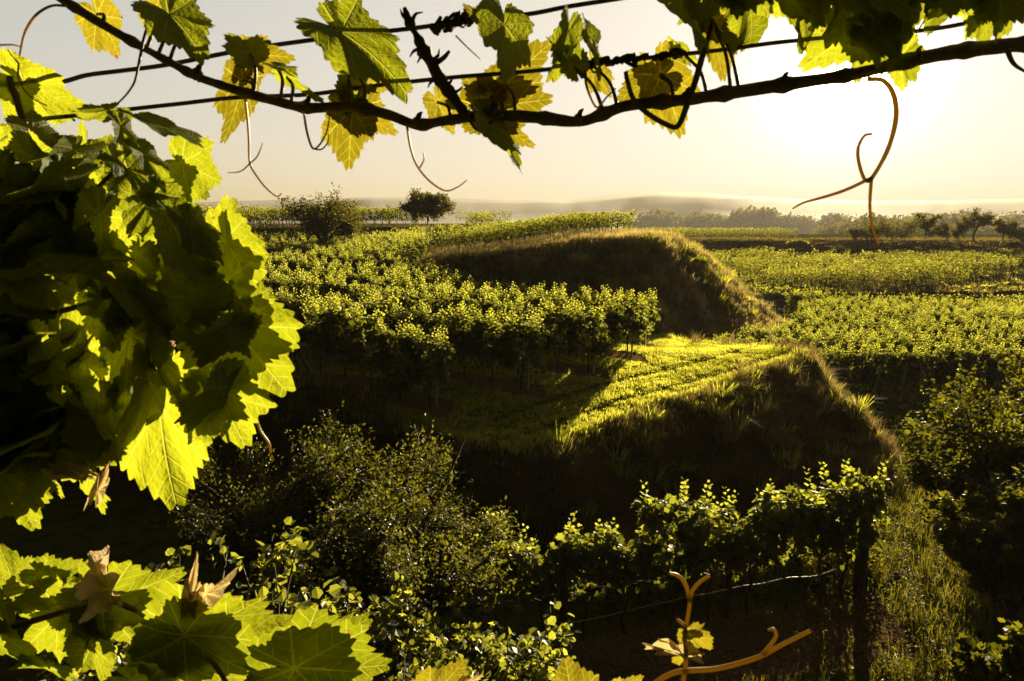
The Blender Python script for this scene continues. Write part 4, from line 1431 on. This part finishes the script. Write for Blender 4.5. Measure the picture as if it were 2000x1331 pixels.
#            junction     tip        D    yaw pitch kind w
TOP = [((190, 28), (262, 132), 1.03, 10, 8, 'y', 1.0), ((298, 30), (345, -28), 1.03, 0, 20, 'y', 1.1), ((330, 28), (425, 112), .97, 'k', 0, 'g', .75), ((345, 45), (395, 90), .99, 'k', 0, 'g', .8),
       ((488, 106), (440, 52), .98, 'k', 0, 'g', .8), ((488, 106), (592, 118), 1.02, 8, 10, 'y', .72), ((540, 130), (590, 152), .97, 'k', 0, 'g', .9), ((560, 150), (640, 205), .98, 55, 0, 'g', .6),
       ((475, 158), (452, 300), 1.03, 5, 5, 'y', .80), ((482, 150), (500, 105), 1.04, 0, 10, 'y', 1.0), ((695, 195), (662, 105), 1.03, 5, 10, 'g', .8), ((700, 150), (778, 190), 1.04, -10, 10, 'y', .8), ((690, 212), (676, 352), 1.02, 5, 5, 'y', .95),
       ((690, 212), (790, 275), 1.04, 15, 8, 'y', .7), ((665, 62), (838, 165), .97, 'k', 0, 'g', .62), ((660, 55), (640, 40), .98, 0, -20, 'g', 1.5), ((855, 200), (894, 279), 1.02, 5, 5, 'y', .75),
       ((948, 212), (1100, 195), 1.04, 0, 6, 'y', .95), ((985, 165), (1092, 78), 1.05, 5, 10, 'y', .9), ((960, 190), (890, 140), 1.04, 0, 0, 'y', .9), ((985, 48), (992, 182), .97, 'k', 0, 'g', .75), ((955, 48), (975, -18), 1.03, 10, 5, 'y', .9),
       ((950, 40), (897, 15), 1.02, 0, 10, 'y', .8), ((1110, 60), (1095, 178), .98, 'k', 0, 'g', .55), ((1120, 130), (1075, 55), .98, 'k', 0, 'g', .6), ((1150, 72), (1182, 190), 1.0, 'k', 0, 'g', .5), ((1160, 130), (1200, 210), 1.03, 30, 0, 'y', .6),
       ((955, 242), (1042, 356), .98, 'k', 0, 'g', .5), ((955, 232), (1052, 300), 1.02, 5, 5, 'y', .55), ((1290, 145), (1342, 288), 1.04, 5, 5, 'y', .85), ((1290, 150), (1190, 205), 1.04, -5, 5, 'y', .8), ((1340, 110), (1302, 56), 1.03, 15, -5, 'g', .7), ((1392, 42), (1412, 180), 1.04, 0, 5, 'y', .75),
       ((1390, 45), (1452, 100), 1.05, 0, 0, 'y', .7)]
CANE = catmull([np.array((p[0], p[1], 0.)) for p in [(130, 5), (200, 48), (270, 88), (330, 121), (385, 150), (430, 166), (480, 182), (540, 198), (600, 211), (690, 209), (760, 225), (815, 244), (870, 236), (960, 226),
                       (1050, 230), (1130, 238), (1180, 222), (1230, 206), (1340, 195), (1400, 186), (1530, 166), (1640, 150), (1700, 138)]], 8)
for j, t, D, yw, pt, kd, w in TOP:
    put_leaf(top, j, t, D, yw, pt, kd, w)
    q = CANE[np.argmin((CANE[:, 0] - j[0] - 25) ** 2 + (CANE[:, 1] - j[1]) ** 2)]
    d = math.hypot(q[0] - j[0], q[1] - j[1])
    if 14 < d < 150:
        put_tube(top, 'petiole', [(j[0], j[1]), ((j[0] + q[0]) / 2 + 8, (j[1] + q[1]) / 2 - 8), (q[0], q[1])], [D, (D + 1) / 2 - .01, 1.0], [3.0, 3.2, 4.0], M['cane'], 5, 6)

# --- leaves in front of and around the sun
sunny = fore_root(1700, 40, .98, 'dark cluster of vine leaves hanging in front of the low sun')
put_tube(sunny, 'cane', [(1250, -60), (1400, -45), (1560, -30), (1700, -10), (1850, 0), (2050, -10)], .98, 8, M['cane'])
for j, t, D, yw, pt, kd, w in [((1330, -8), (1500, 30), .96, 10, -50, 'g', .6), ((1450, -30), (1600, 48), .97, 5, -48, 'g', .7), ((1400, -10), (1312, 30), .97, 0, -30, 'g', .8), ((1560, -10), (1690, 60), .96, 10, -45, 'g', .85), ((1650, -40), (1770, 45), .95, -10, -45, 'g', .9),
                               ((1600, -30), (1640, 40), .94, 0, -40, 'g', 1.2), ((1690, 45), (1545, 150), 1.02, 0, 5, 'g', .95), ((1690, 45), (1675, 185), 1.03, 0, 0, 'g', .8), ((1700, 55), (1842, 105), .97, 10, -35, 'g', .7), ((1760, 110), (1838, 152), .98, 20, -30, 'g', .9),
                               ((1760, 20), (1840, 80), .96, 10, -40, 'g', 1.0), ((1890, -20), (1815, 30), .97, 0, -25, 'g', .9), ((1915, 5), (1895, 82), .98, 15, -15, 'g', .7), ((1930, -5), (1990, 85), .96, 20, -35, 'g', .9), ((1960, -10), (2040, 60), .95, 0, -30, 'g', 1.0),
                               ((1850, -30), (1900, 60), .95, 10, -45, 'g', 1.2), ((1780, -25), (1800, 20), .95, 0, -40, 'g', 1.4)]:
    put_leaf(sunny, j, t, D, yw, pt, kd, w)

for j, t, D in [((1340, -20), (1420, 20), 1.1), ((1420, -40), (1490, 20), 1.12), ((1480, -50), (1560, 30), 1.1), ((1560, -30), (1640, 45), 1.12), ((1620, -20), (1700, 60), 1.1), ((1690, -30), (1750, 40), 1.12), ((1740, 0), (1810, 60), 1.1), ((1810, -40), (1850, 30), 1.12),
                ((1880, -40), (1900, 50), 1.1), ((1940, -30), (1960, 50), 1.12), ((1990, -20), (2010, 50), 1.1), ((1600, -60), (1700, 20), 1.2), ((1500, -60), (1590, 10), 1.2), ((1700, -60), (1790, 20), 1.2), ((1840, -60), (1930, 20), 1.2), ((1940, -60), (2030, 10), 1.2), ((1380, -60), (1470, 0), 1.2)]:
    put_leaf(sunny, j, t, D, None, None, 'g', 1.0)

for j, t, D in [((1330, -25), (1400, 22), .9), ((1390, -35), (1460, 28), .91), ((1450, -40), (1530, 34), .9), ((1520, -35), (1590, 44), .92), ((1580, -20), (1665, 50), .9), ((1640, -30), (1730, 48), .91), ((1710, -20), (1770, 60), .9), ((1770, -40), (1845, 25), .91),
                ((1850, -30), (1925, 40), .9), ((1915, -20), (1975, 60), .91), ((1960, -30), (2020, 70), .9), ((1700, 60), (1790, 110), .95)]:
    put_leaf(sunny, j, t, D, None, None, 'g', 1.0)

# --- the mass of leaves down one side
mass = fore_root(60, 600, 1.0, 'dense dark mass of vine leaves with glowing yellow edges filling one side')
put_tube(mass, 'cane', [(-60, 640), (60, 620), (120, 608), (200, 585), (270, 562), (330, 552)], .93, [7, 6, 5, 4], M['cane'])
put_tube(mass, 'cane', [(-40, 900), (40, 700), (70, 500), (60, 300), (20, 150)], 1.0, [10, 9, 8, 7], M['cane'])
put_tube(mass, 'cane', [(40, 800), (180, 790), (300, 770), (365, 745)], .96, [6, 5, 4], M['cane'])
put_tube(mass, 'tendril', [(495, 800), (508, 840), (525, 866), (528, 885)], .95, 2.5, M['tendril'])
SCALE = 1.2
EDGE = [((405, 575), (432, 402), 1.03, 5, 5, .72), ((440, 470), (495, 560), 1.04, 0, 0, .75), ((335, 548), (385, 668), 1.02, 0, 0, 1.05), ((330, 545), (460, 600), 1.03, 0, 0, .8), ((205, 588), (225, 672), 1.0, 0, 0, .85), ((205, 585), (290, 640), 1.0, 0, 0, .6),
        ((455, 635), (545, 742), 1.03, 0, 0, 1.0), ((450, 640), (575, 670), 1.04, 0, 0, .75), ((460, 640), (470, 585), 1.02, 0, 10, 1.0), ((425, 765), (478, 862), 1.0, 0, 0, .95), ((420, 760), (505, 800), 1.02, 0, 0, .8), ((255, 655), (138, 822), 1.0, 10, 0, .6), ((285, 650), (240, 775), 1.02, 35, 0, .5), ((312, 790), (342, 982), 1.0, 8, 0, .55),
        ((355, 318), (425, 352), 1.02, 0, 0, 1.1), ((350, 345), (400, 385), 1.03, 0, 0, 1.0), ((290, 400), (345, 455), 1.04, 0, 0, 1.0), ((280, 420), (320, 500), 1.05, 0, 0, .8), ((45, 160), (152, 214), 1.0, 15, -10, .6), ((40, 170), (10, 225), 1.0, 0, 0, .9),
        ((150, 420), (115, 490), 1.05, 0, 0, .8), ((40, 410), (5, 430), 1.05, 0, 0, 1.0), ((120, 660), (75, 670), 1.05, 0, 0, 1.0), ((90, 650), (85, 690), 1.05, 10, 0, 1.0), ((170, 300), (150, 240), 1.03, 0, 0, .6), ((60, 855), (105, 975), 1.0, 20, 0, .55), ((25, 945), (62, 1020), .98, 0, 0, .9),
        ((175, 930), (190, 1000), .98, 20, 0, .7)]
for j, t, D, yw, pt, w in EDGE:
    put_leaf(mass, j, t, D - (.09 if j[0] > 190 and j[1] > 460 else 0), yw + float(lr.normal(0, 6)), pt + float(lr.normal(0, 6)), 'g', w)
SCALE = 1.0
DARK = [((335, 430), (402, 572), .95), ((370, 440), (440, 520), .96), ((445, 640), (390, 725), .96), ((450, 640), (500, 700), .96), ((430, 760), (372, 862), .95), ((300, 240), (428, 292), .95), ((215, 215), (150, 240), .97), ((235, 245), (260, 320), .95), ((280, 300), (330, 380), .94),
        ((250, 330), (340, 420), .94), ((300, 380), (250, 470), .94), ((240, 560), (335, 660), .95), ((330, 640), (400, 690), .95), ((300, 700), (360, 790), .95), ((290, 740), (250, 900), .94)]
for j, t, D in DARK:
    put_leaf(mass, j, t, D - .06, 'k', 0, 'g', .5)
SCALE = .95
inner = fore_root(40, 450, .9, 'shaded inner leaves in front of the glowing leaf mass, almost black')
put_tube(inner, 'cane', [(-60, 420), (60, 440), (150, 400), (230, 330)], .93, [6, 5, 4], M['cane'])
put_tube(inner, 'cane', [(-60, 760), (60, 740), (150, 700), (200, 640)], .93, [6, 5, 4], M['cane'])


def right_edge(y):
    return np.interp(y, [180, 230, 300, 380, 480, 560, 620, 700, 780, 860, 920, 960], [30, 130, 250, 310, 290, 210, 120, 190, 270, 250, 150, 60])


cnt = 0
while cnt < 84:
    y = lr.uniform(200, 930); x = lr.uniform(-60, 340)
    a = lr.uniform(0, 2 * math.pi)
    L = lr.uniform(95, 150)
    tx, ty = x + math.cos(a) * L, y + abs(math.sin(a)) * L * (1 if lr.random() < .8 else -1)
    if max(x, tx) > right_edge(min(max(y, 0), 950)) + 5 or ty < 195 or ty > 950: continue
    put_leaf(inner, (x, y), (tx, ty), float(lr.uniform(.89, 1.0)), 'k' if lr.random() < .45 else None, float(lr.normal(-20, 14)), 'g', .85)
    cnt += 1

rear = fore_root(60, 460, 1.15, 'leaves on the sun side of the dark mass, seen only in its gaps')
put_tube(rear, 'cane', [(-60, 520), (80, 500), (180, 450), (280, 380)], 1.14, [6, 5, 4], M['cane'])
cnt = 0
while cnt < 97:
    y = lr.uniform(215, 900) if cnt % 2 else lr.uniform(560, 900); x = lr.uniform(-60, 400)
    a = lr.uniform(0, 2 * math.pi)
    L = lr.uniform(90, 140)
    tx, ty = x + math.cos(a) * L, y + math.sin(a) * L
    e = right_edge(min(max(y, 0), 950)) + (60 if 600 < y < 860 else -5)
    if max(x, tx) > e - (40 if min(y, ty) < 330 else 0) or min(y, ty) < 235 or ty > 930: continue
    put_leaf(rear, (x, y), (tx, ty), float(lr.uniform(1.01, 1.16)), 'k' if min(y, ty) < 430 and lr.random() < .8 else None, float(lr.normal(0, 14)), 'g', .8)
    cnt += 1

# --- leaves along the bottom
SCALE = 1.08
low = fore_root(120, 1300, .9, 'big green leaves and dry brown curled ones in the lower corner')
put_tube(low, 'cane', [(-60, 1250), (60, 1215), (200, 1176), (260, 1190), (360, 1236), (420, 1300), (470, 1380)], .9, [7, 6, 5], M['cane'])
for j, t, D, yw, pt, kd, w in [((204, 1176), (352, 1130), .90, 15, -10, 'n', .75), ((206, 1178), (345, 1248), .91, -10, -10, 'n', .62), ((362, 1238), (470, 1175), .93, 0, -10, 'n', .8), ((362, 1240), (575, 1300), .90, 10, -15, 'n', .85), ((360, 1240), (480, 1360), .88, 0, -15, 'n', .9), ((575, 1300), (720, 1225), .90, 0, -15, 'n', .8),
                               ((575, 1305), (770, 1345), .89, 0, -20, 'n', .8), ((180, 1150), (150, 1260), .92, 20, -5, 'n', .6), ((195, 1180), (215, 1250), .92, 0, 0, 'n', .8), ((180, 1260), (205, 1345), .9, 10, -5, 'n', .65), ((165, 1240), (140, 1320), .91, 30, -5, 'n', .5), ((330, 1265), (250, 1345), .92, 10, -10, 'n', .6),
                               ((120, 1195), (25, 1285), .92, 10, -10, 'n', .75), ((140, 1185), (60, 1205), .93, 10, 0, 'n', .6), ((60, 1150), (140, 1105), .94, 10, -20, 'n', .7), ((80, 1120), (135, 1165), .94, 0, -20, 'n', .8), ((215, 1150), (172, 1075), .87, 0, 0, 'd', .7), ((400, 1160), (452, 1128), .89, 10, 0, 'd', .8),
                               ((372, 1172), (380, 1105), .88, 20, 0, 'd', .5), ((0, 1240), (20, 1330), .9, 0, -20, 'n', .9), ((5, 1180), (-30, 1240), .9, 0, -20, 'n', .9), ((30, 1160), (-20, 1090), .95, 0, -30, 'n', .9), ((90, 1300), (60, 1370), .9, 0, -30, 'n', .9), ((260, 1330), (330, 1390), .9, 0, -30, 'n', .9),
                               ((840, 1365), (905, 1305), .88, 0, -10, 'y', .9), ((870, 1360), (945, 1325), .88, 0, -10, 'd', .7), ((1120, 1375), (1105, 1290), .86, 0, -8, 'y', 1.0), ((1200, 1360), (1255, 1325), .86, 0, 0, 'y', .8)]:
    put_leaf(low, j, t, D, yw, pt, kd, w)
put_leaf(mass, (160, 930), (90, 925), .95, 30, 0, 'd', .5)
put_leaf(mass, (190, 960), (210, 905), .95, 30, 0, 'd', .5)
put_leaf(mass, (330, 640), (330, 690), .95, 10, 0, 'd', .6)
put_leaf(mass, (495, 800), (490, 825), .95, 10, 0, 'd', .6)

SCALE = 1.0
tip = fore_root(1340, 1300, .86, 'orange shoot tip with forked tendrils and small folded leaves at the bottom')
put_tube(tip, 'cane', [(1330, 1390), (1335, 1330), (1340, 1285), (1338, 1240), (1346, 1190), (1347, 1172)], .86, [5, 5, 4.5, 4], M['tendril'])
put_tube(tip, 'tendril', [(1347, 1172), (1340, 1145), (1326, 1126), (1308, 1120)], .86, [4.5, 4.2, 3.5], M['tendril'])
put_tube(tip, 'tendril', [(1347, 1175), (1352, 1155), (1366, 1138), (1386, 1125)], .86, [4.5, 4.2, 3.5], M['tendril'])
put_tube(tip, 'tendril', [(1345, 1228), (1335, 1220), (1323, 1210)], .86, [4, 3.5], M['tendril'])
put_tube(tip, 'tendril', [(1270, 1340), (1320, 1313), (1400, 1306), (1480, 1284), (1530, 1258), (1583, 1232)], .86, [5.5, 6, 5.5, 5, 4.5], M['tendril'])
put_tube(tip, 'tendril', [(1490, 1278), (1508, 1256), (1516, 1240), (1510, 1229), (1500, 1232)], .86, [4.5, 4, 3], M['tendril'])
for j, t, D, yw, pt, kd, w in [((1350, 1240), (1402, 1286), .86, 30, -20, 'y', .6), ((1348, 1235), (1385, 1222), .86, 20, -10, 'y', .7), ((1335, 1280), (1248, 1262), .86, 40, -10, 'd', .5), ((1330, 1285), (1310, 1300), .86, 0, -10, 'y', .8)]:
    put_leaf(tip, j, t, D, yw, pt, kd, w)

# ------------------------------------------------------------------ the hazy morning air
def haze():
    m, nt, out = nodes_of('haze')
    v = nt.nodes.new('ShaderNodeVolumePrincipled')
    v.inputs['Color'].default_value = (0.25, 0.23, 0.21, 1)
    v.inputs['Density'].default_value = 0.00026
    v.inputs['Anisotropy'].default_value = 0.25
    nt.links.new(v.outputs[0], out.inputs['Volume'])
    mb = MB()
    x, y0, y1, z0, z1 = 4700.0, -260.0, 5100.0, CZ - 29.0, CZ + 150.0
    V = [(-x, y0, z0), (x, y0, z0), (x, y1, z0), (-x, y1, z0), (-x, y0, z1), (x, y0, z1), (x, y1, z1), (-x, y1, z1)]
    mb.add(V, [(0, 3, 2, 1), (4, 5, 6, 7), (0, 1, 5, 4), (1, 2, 6, 5), (2, 3, 7, 6), (3, 0, 4, 7)])
    tag(mb.build('haze', m), 'warm morning haze filling the valley', 'haze', kind='stuff')


haze()
